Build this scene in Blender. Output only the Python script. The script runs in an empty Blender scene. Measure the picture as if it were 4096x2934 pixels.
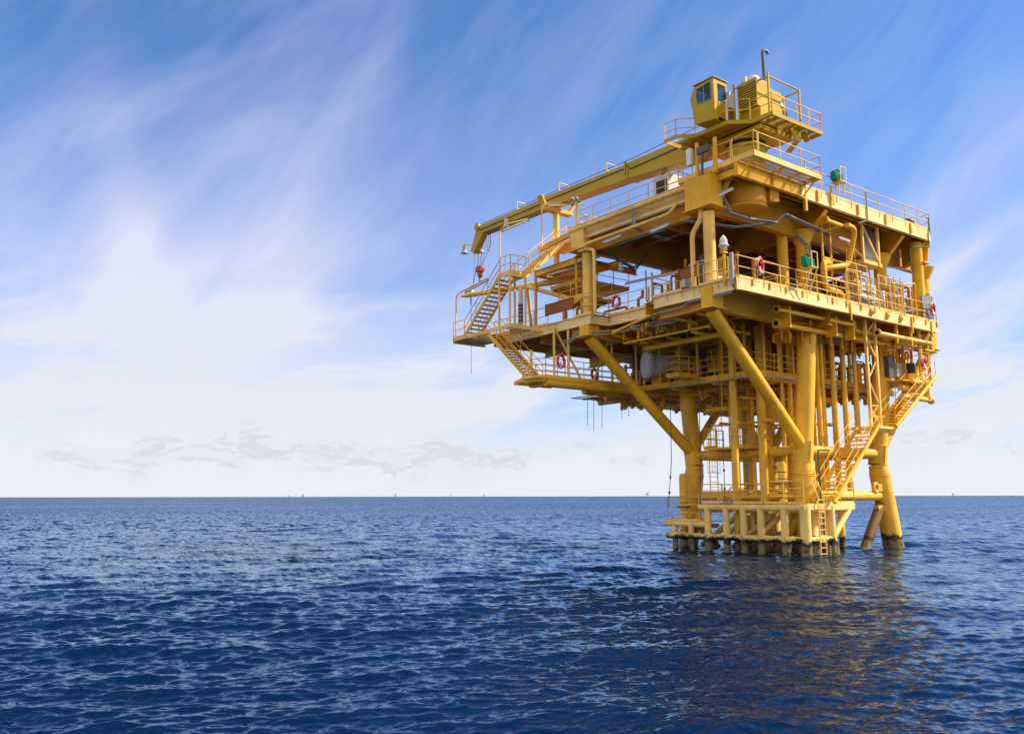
import bpy, math, random
import numpy as np
from mathutils import Vector, Matrix
random.seed(7)
V = Vector
R = math.radians
sc = bpy.context.scene
col = sc.collection

# ------------------------------------------------------------------ camera
# world frame: origin on the sea below the near corner of the main deck,
# X along the sunlit front face, Y along the shaded side face, Z up, metres
CAM = V((-32.9, -25.87, 3.0))
F_PX, CAM_AZ, CAM_PITCH, CAM_ROLL = 3427.0, R(53.25), math.atan(517 / 3427.0), R(0.10)
fw = V((math.cos(CAM_AZ) * math.cos(CAM_PITCH), math.sin(CAM_AZ) * math.cos(CAM_PITCH), math.sin(CAM_PITCH)))
rt = V((math.sin(CAM_AZ), -math.cos(CAM_AZ), 0))
up = rt.cross(fw)
rt2 = math.cos(CAM_ROLL) * rt - math.sin(CAM_ROLL) * up
up2 = math.sin(CAM_ROLL) * rt + math.cos(CAM_ROLL) * up
cd = bpy.data.cameras.new('camera')
cam = bpy.data.objects.new('camera', cd)
col.objects.link(cam)
m = Matrix((rt2, up2, -fw)).transposed().to_4x4()
m.translation = CAM
cam.matrix_world = m
cd.sensor_width = 36
cd.lens = F_PX / 4096 * 36
cd.clip_start, cd.clip_end = 0.1, 60000
sc.camera = cam

# ------------------------------------------------------------------ sun, sky, exposure
SUN_AZ, SUN_EL = R(-38), R(42)
SKY_STRENGTH = 0.071
ld = bpy.data.lights.new('sun', 'SUN')
ld.energy, ld.angle, ld.color = 5.0, R(0.53), (1.0, 0.91, 0.75)
sun = bpy.data.objects.new('sun', ld)
col.objects.link(sun)
sdir = V((math.cos(SUN_AZ) * math.cos(SUN_EL), math.sin(SUN_AZ) * math.cos(SUN_EL), math.sin(SUN_EL)))
sun.rotation_euler = (-sdir).to_track_quat('-Z', 'Y').to_euler()
sun.location = sdir * 60
vs = sc.view_settings
vs.view_transform, vs.look, vs.exposure, vs.gamma = 'Standard', 'None', 0.48, 1.0

world = bpy.data.worlds.new('World')
sc.world = world
world.use_nodes = True
nt = world.node_tree
nt.nodes.clear()
def N(t, typ, **k):
    n = t.nodes.new(typ)
    for a, b in k.items():
        setattr(n, a, b)
    return n
def lk(t, a, b): t.links.new(a, b)
def mth(t, op, a, b=None, c=None, clamp=False):
    n = N(t, 'ShaderNodeMath', operation=op); n.use_clamp = clamp
    for i, v in enumerate((a, b, c)):
        if v is None: continue
        if isinstance(v, (int, float)): n.inputs[i].default_value = v
        else: lk(t, v, n.inputs[i])
    return n.outputs[0]
def ramp(t, fac, stops, interp='EASE'):
    n = N(t, 'ShaderNodeValToRGB'); cr = n.color_ramp; cr.interpolation = interp
    while len(cr.elements) < len(stops): cr.elements.new(0.5)
    for e, (p, c) in zip(cr.elements, stops):
        e.position = p; e.color = (c, c, c, 1) if isinstance(c, (int, float)) else (*c, 1)
    lk(t, fac, n.inputs[0]); return n.outputs[0]
def mixc(t, f, a, b, blend='MIX'):
    n = N(t, 'ShaderNodeMix', data_type='RGBA', blend_type=blend)
    for s, v in ((0, f), (6, a), (7, b)):
        if isinstance(v, (int, float)): n.inputs[s].default_value = v
        elif isinstance(v, tuple): n.inputs[s].default_value = (*v, 1)
        else: lk(t, v, n.inputs[s])
    return n.outputs[2]
def noise(t, vec, scale, detail=6, rough=0.55, dist=0.0, dim='3D', lac=2.0):
    n = N(t, 'ShaderNodeTexNoise', noise_dimensions=dim)
    n.inputs['Scale'].default_value = scale; n.inputs['Detail'].default_value = detail
    n.inputs['Roughness'].default_value = rough; n.inputs['Distortion'].default_value = dist
    if 'Lacunarity' in n.inputs: n.inputs['Lacunarity'].default_value = lac
    if vec is not None: lk(t, vec, n.inputs['Vector'])
    return n
def mapping(t, vec, loc=(0, 0, 0), rot=(0, 0, 0), scale=(1, 1, 1)):
    n = N(t, 'ShaderNodeMapping')
    n.inputs['Location'].default_value = loc; n.inputs['Rotation'].default_value = rot
    n.inputs['Scale'].default_value = scale
    lk(t, vec, n.inputs['Vector']); return n.outputs[0]
def comb(t, x, y, z=0.0):
    n = N(t, 'ShaderNodeCombineXYZ')
    for i, v in enumerate((x, y, z)):
        if isinstance(v, (int, float)): n.inputs[i].default_value = v
        else: lk(t, v, n.inputs[i])
    return n.outputs[0]

sky = N(nt, 'ShaderNodeTexSky', sky_type='NISHITA')
sky.sun_disc = False
sky.sun_elevation = SUN_EL
sky.sun_rotation = math.pi / 2 - SUN_AZ
sky.altitude = 0; sky.air_density = 1.0; sky.dust_density = 0.3; sky.ozone_density = 3.0
tc = N(nt, 'ShaderNodeTexCoord')
# compass frame of the sky: u = azimuth (radians, + to the east side), e = elevation
mp = mapping(nt, tc.outputs['Generated'], rot=(0, 0, math.pi / 2 - CAM_AZ))
sx = N(nt, 'ShaderNodeSeparateXYZ'); lk(nt, mp, sx.inputs[0])
az = mth(nt, 'ARCTAN2', sx.outputs[0], sx.outputs[1])
hyp = mth(nt, 'SQRT', mth(nt, 'ADD', mth(nt, 'MULTIPLY', sx.outputs[0], sx.outputs[0]), mth(nt, 'MULTIPLY', sx.outputs[1], sx.outputs[1])))
el = mth(nt, 'ARCTAN2', sx.outputs[2], hyp)
ae = comb(nt, az, el)
# high cirrus sheet in plane coordinates
zc = mth(nt, 'ADD', mth(nt, 'MAXIMUM', sx.outputs[2], 0.0), 0.12)
pl = comb(nt, mth(nt, 'DIVIDE', sx.outputs[0], zc), mth(nt, 'DIVIDE', sx.outputs[1], zc))
warp = noise(nt, ae, 2.2, 3, 0.5)
wv = N(nt, 'ShaderNodeVectorMath', operation='MULTIPLY_ADD')
lk(nt, warp.outputs['Color'], wv.inputs[0]); wv.inputs[1].default_value = (0.16, 0.12, 0); lk(nt, ae, wv.inputs[2])
def streaks(ang, fine, loc, det, rough, dist):
    """fibres of cloud running at ang above the horizontal"""
    v = mapping(nt, mapping(nt, wv.outputs[0], loc=loc, rot=(0, 0, -ang)), scale=(fine * 0.22, fine, 1))
    return noise(nt, v, 1.0, det, rough, dist).outputs['Fac']
wisp_a = streaks(R(60), 6.5, (0, 0, 0), 7, 0.52, 0.3)
wisp_b = streaks(R(28), 10.0, (3, 1, 0), 7, 0.52, 0.2)
wisp_c = streaks(R(12), 26.0, (7, 2, 0), 8, 0.62, 0.3)
def blob(u0, e0, su, se, ang=0.0):
    """soft elliptical patch of the sky (radians), 1 in its middle"""
    v = mapping(nt, comb(nt, mth(nt, 'SUBTRACT', az, u0), mth(nt, 'SUBTRACT', el, e0)), rot=(0, 0, ang))
    s = N(nt, 'ShaderNodeSeparateXYZ'); lk(nt, v, s.inputs[0])
    a = mth(nt, 'POWER', mth(nt, 'ABSOLUTE', mth(nt, 'DIVIDE', s.outputs[0], su)), 2.0)
    b = mth(nt, 'POWER', mth(nt, 'ABSOLUTE', mth(nt, 'DIVIDE', s.outputs[1], se)), 2.0)
    return mth(nt, 'EXPONENT', mth(nt, 'MULTIPLY', mth(nt, 'ADD', a, b), -1.0))
def add(*xs):
    o = xs[0]
    for x in xs[1:]: o = mth(nt, 'ADD', o, x)
    return o
def mul(a, b): return mth(nt, 'MULTIPLY', a, b)
wa = ramp(nt, wisp_a, [(0.34, 0.0), (0.72, 1.0)])
wb = ramp(nt, wisp_b, [(0.38, 0.0), (0.68, 1.0)])
wc = ramp(nt, wisp_c, [(0.40, 0.0), (0.66, 1.0)])
base_h = ramp(nt, el, [(0.0, 0.95), (0.09, 0.80), (0.17, 0.52), (0.25, 0.30), (0.36, 0.13), (0.5, 0.05)])
def wsp(n, k, c): return mth(nt, 'MULTIPLY_ADD', n, k, c)
dens = add(base_h,
           mul(blob(-0.37, 0.19, 0.19, 0.09, R(0)), wsp(wa, 0.34, 0.22)),
           mul(blob(-0.26, 0.31, 0.14, 0.05, R(-62)), wsp(wa, 0.50, 0.14)),
           mul(blob(-0.43, 0.27, 0.15, 0.035, R(-105)), wsp(wa, 0.34, 0.12)),
           mul(blob(-0.17, 0.48, 0.10, 0.035, R(-78)), wsp(wa, 0.22, 0.04)),
           mul(blob(-0.36, 0.42, 0.24, 0.05, R(-30)), wsp(wb, 0.14, 0.05)),
           mul(blob(-0.33, 0.25, 0.24, 0.12, R(-40)), 0.22),
           mul(blob(-0.05, 0.13, 0.16, 0.040, R(-16)), wsp(wb, 0.40, 0.16)),
           mul(blob(-0.12, 0.23, 0.12, 0.03, R(-20)), wsp(wb, 0.20, -0.20)),
           mul(blob(0.53, 0.335, 0.16, 0.020, R(-30)), wsp(wb, 0.42, 0.10)),
           mul(blob(0.50, 0.23, 0.10, 0.040, R(-20)), wsp(wb, 0.55, 0.08)),
           mul(blob(0.52, 0.10, 0.12, 0.03, R(0)), wsp(wc, 0.40, 0.05)),
           mul(mul(ramp(nt, el, [(0.02, 0.0), (0.12, 1.0), (0.30, 0.0)]), wsp(wc, 1.0, -0.50)), 0.42),
           mul(blob(0.13, 0.105, 0.11, 0.028, R(-6)), wsp(wb, 0.3, -0.42)),
           mul(mul(ramp(nt, el, [(0.10, 0.0), (0.22, 1.0)]), wsp(ramp(nt, streaks(R(48), 22.0, (1, 5, 0), 8, 0.6, 0.3), [(0.40, 0.0), (0.66, 1.0)]), 1.0, -0.40)), 0.07),
           mul(wa, 0.12), mul(wb, 0.08), -0.02)
dens = mth(nt, 'MINIMUM', mth(nt, 'MAXIMUM', dens, 0.0), 0.97)
skyc = mixc(nt, 1.0, sky.outputs[0], (0.80, 1.28, 1.90), 'MULTIPLY')
cloud_w = mixc(nt, ramp(nt, el, [(0.0, 0.0), (0.35, 1.0)]), (8.5, 8.7, 9.4), (7.6, 7.9, 9.7))
c1 = mixc(nt, dens, skyc, cloud_w)
# small flat-based cumulus low over the horizon
def cumulus(de):
    v = mapping(nt, ae, loc=(0, de * 2.6, 0), scale=(1.0, 2.6, 1))
    n1 = noise(nt, v, 15.0, 10, 0.62, 0.25).outputs['Fac']
    n2 = noise(nt, mapping(nt, v, loc=(4.3, 1, 0)), 4.0, 2, 0.5).outputs['Fac']
    return add(n1, mul(n2, 0.45), mul(blob(-0.27, 0.052, 0.25, 0.020), 0.20), mul(blob(0.06, 0.040, 0.2, 0.015), 0.10), mul(blob(0.5, 0.05, 0.2, 0.02), 0.06), -0.335)
cu, cu_up = cumulus(0.0), cumulus(0.009)
band = ramp(nt, el, [(0.010, 0.0), (0.022, 1.0), (0.070, 1.0), (0.100, 0.0)])
cum = mul(ramp(nt, cu, [(0.515, 0.0), (0.580, 1.0)]), band)
lit = ramp(nt, mth(nt, 'MULTIPLY_ADD', mth(nt, 'SUBTRACT', cu_up, cu), -6.0, 0.30), [(0.3, 0.0), (0.8, 1.0)])
c2 = mixc(nt, mul(cum, 0.55), c1, mixc(nt, lit, (6.5, 6.5, 7.8), (8.3, 8.25, 8.9)))
# unseen bright broken cloud, added beside and behind the view to lift shaded faces
back = ramp(nt, mth(nt, 'MULTIPLY', mth(nt, 'ABSOLUTE', az), 0.318), [(0.30, 0.0), (0.52, 1.0)])
fill_cloud = ramp(nt, noise(nt, mapping(nt, tc.outputs['Generated'], scale=(1, 1, 2)), 2.2, 6, 0.55).outputs['Fac'], [(0.25, 0.30), (0.5, 1.0)])
c2 = mixc(nt, mul(back, fill_cloud), c2, (10.0, 9.2, 8.2))
bg = N(nt, 'ShaderNodeBackground'); bg.inputs['Strength'].default_value = SKY_STRENGTH
lk(nt, c2, bg.inputs['Color'])
wo = N(nt, 'ShaderNodeOutputWorld'); lk(nt, bg.outputs[0], wo.inputs['Surface'])

# ------------------------------------------------------------------ materials
MATS = {}
def principled(name):
    mt = bpy.data.materials.new(name); mt.use_nodes = True
    t = mt.node_tree; MATS[name] = mt
    return mt, t, t.nodes['Principled BSDF']
def setp(b, **k):
    for n, v in k.items():
        n = n.replace('_', ' ')
        if n in b.inputs: b.inputs[n].default_value = v
def paint(name, c, rough=0.42, dirt=(0.30, 0.17, 0.05), amt=0.25, var=0.12, spec=0.3, rust=0.25, marine=False, scuff=0.0):
    """weathered steel paint: tone drift, grime, rust spots and, near the sea, growth"""
    mt, t, b = principled(name)
    g = N(t, 'ShaderNodeNewGeometry').outputs['Position']
    n1 = noise(t, g, 0.55, 5, 0.6).outputs['Fac']
    n2 = noise(t, mapping(t, g, scale=(3.2, 3.2, 0.55)), 1.3, 6, 0.65).outputs['Fac']
    n3 = noise(t, g, 2.6, 8, 0.7, 0.4).outputs['Fac']
    dk = tuple(x * (1 - var * 1.6) for x in c); lt = tuple(min(1, x * (1 + var)) for x in c)
    cc = mixc(t, ramp(t, n1, [(0.3, 0.0), (0.7, 1.0)]), dk, lt)
    cc = mixc(t, mth(t, 'MULTIPLY', ramp(t, n2, [(0.50, 0.0), (0.78, 1.0)]), amt), cc, dirt)
    cc = mixc(t, mth(t, 'MULTIPLY', ramp(t, n3, [(0.63, 0.0), (0.72, 1.0)]), rust), cc, (0.16, 0.055, 0.018))
    if scuff:
        cc = mixc(t, mth(t, 'MULTIPLY', ramp(t, noise(t, mapping(t, g, scale=(1, 1, 2.5)), 1.7, 7, 0.7, 0.8).outputs['Fac'], [(0.60, 0.0), (0.68, 1.0)]), scuff), cc, (0.10, 0.075, 0.045))
    if marine:
        s = N(t, 'ShaderNodeSeparateXYZ'); lk(t, g, s.inputs[0])
        nz = noise(t, g, 1.6, 6, 0.65).outputs['Fac']
        zz = mth(t, 'MULTIPLY_ADD', nz, -0.9, mth(t, 'ADD', s.outputs[2], 0.45))
        blk = ramp(t, mth(t, 'MULTIPLY', zz, 0.5), [(0.35, 1.0), (0.43, 0.0)])
        low = ramp(t, mth(t, 'MULTIPLY', zz, 0.5), [(0.20, 1.0), (0.30, 0.0)])
        pat = ramp(t, noise(t, g, 3.0, 5, 0.6).outputs['Fac'], [(0.36, 0.0), (0.50, 1.0)])
        wet = mixc(t, mth(t, 'MULTIPLY', pat, low), (0.022, 0.020, 0.018), (0.20, 0.15, 0.055))
        cc = mixc(t, blk, cc, wet)
    lk(t, cc, b.inputs['Base Color'])
    rr = mth(t, 'MULTIPLY_ADD', n3, 0.25, rough - 0.1); lk(t, rr, b.inputs['Roughness'])
    bp = N(t, 'ShaderNodeBump'); bp.inputs['Strength'].default_value = 0.12; bp.inputs['Distance'].default_value = 0.02
    lk(t, noise(t, g, 1.8, 5, 0.6).outputs['Fac'], bp.inputs['Height']); lk(t, bp.outputs[0], b.inputs['Normal'])
    setp(b, Specular_IOR_Level=spec)
    return mt
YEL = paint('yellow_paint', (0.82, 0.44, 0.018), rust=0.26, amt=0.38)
YPALE = paint('pale_yellow_paint', (0.89, 0.56, 0.14), rust=0.16, amt=0.24)
YBEAM = paint('cream_yellow_paint', (0.90, 0.655, 0.30), rust=0.16, amt=0.22)
YSHADE = paint('shaded_yellow_paint', (0.56, 0.245, 0.008), rust=0.10, amt=0.2)  # platform yellow with the interior shade put into a darker base
YCR = paint('crane_yellow_paint', (0.50, 0.325, 0.006), rust=0.02, amt=0.08, var=0.06, rough=0.35)
YPILE = paint('pile_yellow_paint', (0.80, 0.46, 0.040), rust=0.42, amt=0.42, marine=True, scuff=0.35)
YLAND = paint('landing_yellow_paint', (0.84, 0.58, 0.19), rust=0.5, amt=0.3, marine=True, scuff=0.8)
GREY = paint('galvanised_grey', (0.30, 0.31, 0.33), dirt=(0.2, 0.18, 0.16), rust=0.05, spec=0.6, rough=0.38)
DGREY = paint('dark_grey_steel', (0.10, 0.105, 0.115), dirt=(0.05, 0.04, 0.03), rust=0.1)
STEEL = paint('stainless_cladding', (0.55, 0.52, 0.50), dirt=(0.3, 0.25, 0.22), rust=0.03, rough=0.3)
STEEL.node_tree.nodes['Principled BSDF'].inputs['Metallic'].default_value = 0.5
LGREY = paint('light_grey_paint', (0.62, 0.60, 0.60), dirt=(0.4, 0.32, 0.26), rust=0.05)
WHITE = paint('white_paint', (0.78, 0.76, 0.72), dirt=(0.5, 0.4, 0.3), rust=0.05)
BLUEG = paint('blue_grey_panel', (0.20, 0.24, 0.30), dirt=(0.12, 0.12, 0.14), rust=0.02)
RED = paint('life_ring_red', (0.62, 0.05, 0.03), dirt=(0.3, 0.03, 0.02), rust=0.0)
HOOKRED = paint('faded_red_paint', (0.42, 0.10, 0.10), dirt=(0.2, 0.06, 0.06))
GREEN = paint('green_canvas', (0.015, 0.26, 0.18), dirt=(0.01, 0.16, 0.11), rust=0.0, rough=0.8, spec=0.1)
GPIPE = paint('green_pipe_paint', (0.02, 0.16, 0.09), rust=0.05)
BLACK = paint('black_rubber', (0.02, 0.02, 0.022), dirt=(0.04, 0.035, 0.03), rust=0.0, rough=0.6)
BROWN = paint('brown_board', (0.31, 0.095, 0.012), dirt=(0.18, 0.06, 0.02), rust=0.0, rough=0.6, var=0.06)
DBROWN = paint('dark_brown_band', (0.16, 0.06, 0.03), rust=0.0)
ROPE = paint('grey_rope', (0.13, 0.12, 0.13), rust=0.0, rough=0.9, spec=0.1)
SHBROWN = paint('shaded_brown_brace', (0.20, 0.10, 0.035), dirt=(0.07, 0.03, 0.015), amt=0.5, rust=0.5, marine=True)  # dark brown base takes in the brace's deep shade; rust spots on top
PLATE = paint('shaded_deck_plate', (0.24, 0.105, 0.018), rust=0.25, amt=0.4)  # shade under and between the decks is put into the base colour
def glassy(name, c, rough=0.08, trans=0.0):
    mt, t, b = principled(name)
    setp(b, Base_Color=(*c, 1), Roughness=rough, IOR=1.45, Transmission_Weight=trans, Specular_IOR_Level=0.35)
    return mt
GLASS = glassy('tinted_cab_glass', (0.25, 0.42, 0.50), 0.03, 0.9)
GLASS.node_tree.nodes['Principled BSDF'].inputs['IOR'].default_value = 1.12
LENS = glassy('lamp_glass', (0.85, 0.87, 0.9), 0.15, 0.35)
# open steel grating: bars with gaps, seen as a semi-open surface
def grating(name, c):
    mt, t, b = principled(name)
    g = N(t, 'ShaderNodeNewGeometry').outputs['Position']
    s = N(t, 'ShaderNodeSeparateXYZ'); lk(t, g, s.inputs[0])
    fx = mth(t, 'FRACT', mth(t, 'MULTIPLY', s.outputs[0], 9.0)); fy = mth(t, 'FRACT', mth(t, 'MULTIPLY', s.outputs[1], 3.0))
    hole = mth(t, 'MULTIPLY', mth(t, 'GREATER_THAN', fx, 0.34), mth(t, 'GREATER_THAN', fy, 0.10))
    tr = N(t, 'ShaderNodeBsdfTransparent'); mx = N(t, 'ShaderNodeMixShader')
    setp(b, Base_Color=(*c, 1), Roughness=0.5)
    lk(t, hole, mx.inputs[0]); lk(t, b.outputs[0], mx.inputs[1]); lk(t, tr.outputs[0], mx.inputs[2])
    lk(t, mx.outputs[0], t.nodes['Material Output'].inputs['Surface'])
    return mt
GRATE = grating('open_steel_grating', (0.45, 0.38, 0.30))

# ------------------------------------------------------------------ mesh helpers
def frame(d):
    d = d.normalized()
    a = V((0, 0, 1)) if abs(d.z) < 0.9 else V((1, 0, 0))
    s = d.cross(a).normalized(); return s, s.cross(d).normalized()
class MB:
    def __init__(self): self.v = []; self.f = []; self.s = []
    def _add(self, vs, fs, smooth=False):
        o = len(self.v); self.v += [tuple(x) for x in vs]
        self.f += [tuple(i + o for i in f) for f in fs]; self.s += [smooth] * len(fs); return self
    def hexa(self, p): return self._add(p, [(3, 2, 1, 0), (4, 5, 6, 7), (0, 1, 5, 4), (1, 2, 6, 5), (2, 3, 7, 6), (3, 0, 4, 7)])
    def box(self, x0, x1, y0, y1, z0, z1):
        return self.hexa([(x0, y0, z0), (x1, y0, z0), (x1, y1, z0), (x0, y1, z0), (x0, y0, z1), (x1, y0, z1), (x1, y1, z1), (x0, y1, z1)])
    def beam(self, a, b, w, h, upv=None):
        """rectangular bar from a to b; w sideways, h in the up direction"""
        a, b = V(a), V(b); d = (b - a).normalized()
        if upv is None: s, u = frame(d)
        else: u = V(upv); s = d.cross(u).normalized(); u = s.cross(d)
        s *= w / 2; u *= h / 2
        return self.hexa([a - s - u, a + s - u, a + s + u, a - s + u, b - s - u, b + s - u, b + s + u, b - s + u])
    def ibeam(self, a, b, w, h, t=0.03, stiff=0):
        """I section; a and b on the centre of the top flange's upper face"""
        a, b = V(a), V(b); z = V((0, 0, 1))
        self.beam(a - z * t / 2, b - z * t / 2, w, t); self.beam(a - z * (h - t / 2), b - z * (h - t / 2), w, t)
        self.beam(a - z * h / 2, b - z * h / 2, t * 0.7, h - 2 * t)
        if stiff:
            L = (b - a).length; d = (b - a).normalized(); n = max(1, int(L / stiff))
            for i in range(n + 1):
                p = a + d * min(L - 0.03, max(0.03, i * L / n)) - z * h / 2
                self.beam(p - d * 0.012, p + d * 0.012, w * 0.92, h - 2 * t)
        return self
    def tube(self, a, b, r, n=12, r2=None, cap=True):
        a, b = V(a), V(b); s, u = frame(b - a); r2 = r if r2 is None else r2
        vs = []
        for p, q in ((a, r), (b, r2)):
            vs += [p + (s * math.cos(2 * math.pi * i / n) + u * math.sin(2 * math.pi * i / n)) * q for i in range(n)]
        self._add(vs, [(i, (i + 1) % n, n + (i + 1) % n, n + i) for i in range(n)], n > 5)
        if cap:
            self._add(vs[:n], [tuple(range(n))[::-1]]); self._add(vs[n:], [tuple(range(n))])
        return self
    def path(self, pts, r, n=8):
        pts = [V(p) for p in pts]
        for i in range(len(pts) - 1): self.tube(pts[i], pts[i + 1], r, n)
        for p in pts[1:-1]: self.ball(p, r * 1.02, 8 if n > 6 else 6)
        return self
    def bend(self, pts, r, rad=0.4, n=10):
        """pipe run with rounded elbows"""
        pts = [V(p) for p in pts]; out = [pts[0]]
        for i in range(1, len(pts) - 1):
            a, p, b = pts[i - 1], pts[i], pts[i + 1]
            k = min(rad, (p - a).length * 0.48, (b - p).length * 0.48)
            s, e = p + (a - p).normalized() * k, p + (b - p).normalized() * k
            for j in range(6):
                t = j / 5; out.append((1 - t) ** 2 * s + 2 * t * (1 - t) * p + t * t * e)
        out.append(pts[-1])
        self.sweep(out, r, n); return self
    def sweep(self, pts, r, n=10, closed=False):
        pts = [V(p) for p in pts]; m = len(pts); rings = []
        u = None
        for i, p in enumerate(pts):
            if closed: d = pts[(i + 1) % m] - pts[i - 1]
            else: d = pts[min(i + 1, m - 1)] - pts[max(i - 1, 0)]
            d = d.normalized() if d.length > 1e-9 else V((0, 0, 1))
            if u is None: s, u = frame(d)
            else:
                u = (u - d * u.dot(d)); u = u.normalized() if u.length > 1e-6 else frame(d)[1]
            s = d.cross(u); rr = r[i] if isinstance(r, (list, tuple)) else r
            rings.append([p + (s * math.cos(2 * math.pi * k / n) + u * math.sin(2 * math.pi * k / n)) * rr for k in range(n)])
        vs = [q for ring in rings for q in ring]; fs = []
        for i in range(m if closed else m - 1):
            a, b = i * n, ((i + 1) % m) * n
            fs += [(a + k, a + (k + 1) % n, b + (k + 1) % n, b + k) for k in range(n)]
        self._add(vs, fs, True)
        if not closed:
            self._add(rings[0], [tuple(range(n))]); self._add(rings[-1], [tuple(range(n))[::-1]])
        return self
    def ball(self, c, r, n=10, sz=1.0):
        c = V(c); m = max(4, n // 2); vs = [c + V((0, 0, r * sz))]
        for i in range(1, m):
            a = math.pi * i / m
            vs += [c + V((r * math.sin(a) * math.cos(2 * math.pi * k / n), r * math.sin(a) * math.sin(2 * math.pi * k / n), r * sz * math.cos(a))) for k in range(n)]
        vs.append(c - V((0, 0, r * sz))); fs = [(0, 1 + k, 1 + (k + 1) % n) for k in range(n)]
        for i in range(m - 2):
            o = 1 + i * n; fs += [(o + k, o + n + k, o + n + (k + 1) % n, o + (k + 1) % n) for k in range(n)]
        o = 1 + (m - 2) * n; fs += [(o + k, len(vs) - 1, o + (k + 1) % n) for k in range(n)]
        return self._add(vs, fs, True)
    def prism(self, poly, z0, z1):
        n = len(poly)
        a = [(*p, z0) for p in poly] + [(*p, z1) for p in poly]
        return self._add(a, [tuple(range(n))[::-1], tuple(range(n, 2 * n))] + [(i, (i + 1) % n, n + (i + 1) % n, n + i) for i in range(n)])
    def slab(self, pts, off):
        """planar outline pushed along off"""
        n = len(pts); off = V(off); a = [V(p) for p in pts] + [V(p) + off for p in pts]
        return self._add(a, [tuple(range(n))[::-1], tuple(range(n, 2 * n))] + [(i, (i + 1) % n, n + (i + 1) % n, n + i) for i in range(n)])
    def obj(self, name, mat, parent=None, label=None):
        me = bpy.data.meshes.new(name); me.from_pydata(self.v, [], self.f)
        me.polygons.foreach_set('use_smooth', self.s); me.materials.append(mat); me.update()
        o = bpy.data.objects.new(name, me); col.objects.link(o)
        if parent is not None:
            o.parent = parent; pl_ = world_loc(parent)
            me.transform(Matrix.Translation(-pl_))
        if label: o['label'] = label
        return o
def world_loc(o):
    p = V(o.location)
    while o.parent: o = o.parent; p = p + V(o.location)
    return p
def thing(name, label, cat, loc, group=None):
    o = bpy.data.objects.new(name, None); col.objects.link(o); o.location = loc; o.empty_display_size = 0.3
    o['label'] = label; o['category'] = cat
    if group: o['group'] = group
    return o
def tag(o, label, cat, group=None):
    o['label'] = label; o['category'] = cat
    if group: o['group'] = group
    return o
def lerp(a, b, t): return V(a) * (1 - t) + V(b) * t

def rail(parent, pts, h=1.08, sp=1.5, mat=YPALE, name='handrail', r=0.026, mid=1, toe=True, closed=False, drop=0.0, rails=None):
    """guard rail along pts (deck level): posts, top rail, mid rails, toe plate"""
    b = MB(); pts = [V(p) for p in pts]; z = V((0, 0, 1))
    segs = list(zip(pts[:-1], pts[1:]))
    hs = rails or ([h] + [h * (k + 1) / (mid + 1) for k in range(mid)])
    for a, c in segs:
        L = (c - a).length; n = max(1, round(L / sp))
        for i in range(n + 1):
            p = lerp(a, c, i / n); b.tube(p - z * drop, p + z * h, r * 1.05, 8)
        for q in hs: b.tube(a + z * q, c + z * q, r, 8)
        if toe: b.beam(a + z * 0.06, c + z * 0.06, 0.012, 0.11)
    for p in pts:
        for q in hs: b.ball(p + z * q, r * 1.1, 8)
    return b.obj(name, mat, parent)

def staircase(parent, bot, top, width, mat, n=None, railh=1.0, both=True, rail_ext=True, tube_r=None, depth=0.24):
    """flight from bot to top (outer stringer feet); width = vector to the other stringer"""
    bot, top, w = V(bot), V(top), V(width); z = V((0, 0, 1))
    b = MB()
    for o in (V((0, 0, 0)), w):
        if tube_r: b.tube(bot + o, top + o, tube_r, 12)
        else: b.beam(bot + o, top + o, 0.05, depth, upv=z)
    st = b.obj('staircase', mat, parent)
    n = n or max(3, round(abs(top.z - bot.z) / 0.23))
    run = V((top.x - bot.x, top.y - bot.y, 0)).normalized() * 0.13
    m_ = None
    for i in range(1, n):
        p = lerp(bot, top, i / n)
        if m_ is None:
            t = MB(); c0 = p + w / 2; wn = w.normalized()
            t.beam(p + wn * 0.03, p + w - wn * 0.03, 0.24, 0.035, upv=z); t.beam(p + wn * 0.03 - run, p + w - wn * 0.03 - run, 0.02, 0.09, upv=z)
            o = t.obj('tread', mat, st); m_ = o.data; p0 = p
        else:
            o = bpy.data.objects.new('tread', m_); col.objects.link(o); o.parent = st; o.location = p - p0
    for o in ((V((0, 0, 0)), w) if both else (V((0, 0, 0)),)):
        r_ = MB(); L = (top - bot).length; k = max(2, round(L / 1.5))
        for i in range(k + 1):
            p = lerp(bot, top, i / k) + o; r_.tube(p, p + z * railh, 0.024, 8)
        for q in (railh, railh * 0.5): r_.tube(bot + o + z * q, top + o + z * q, 0.025, 8)
        r_.obj('handrail', mat, st)
    return st

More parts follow.
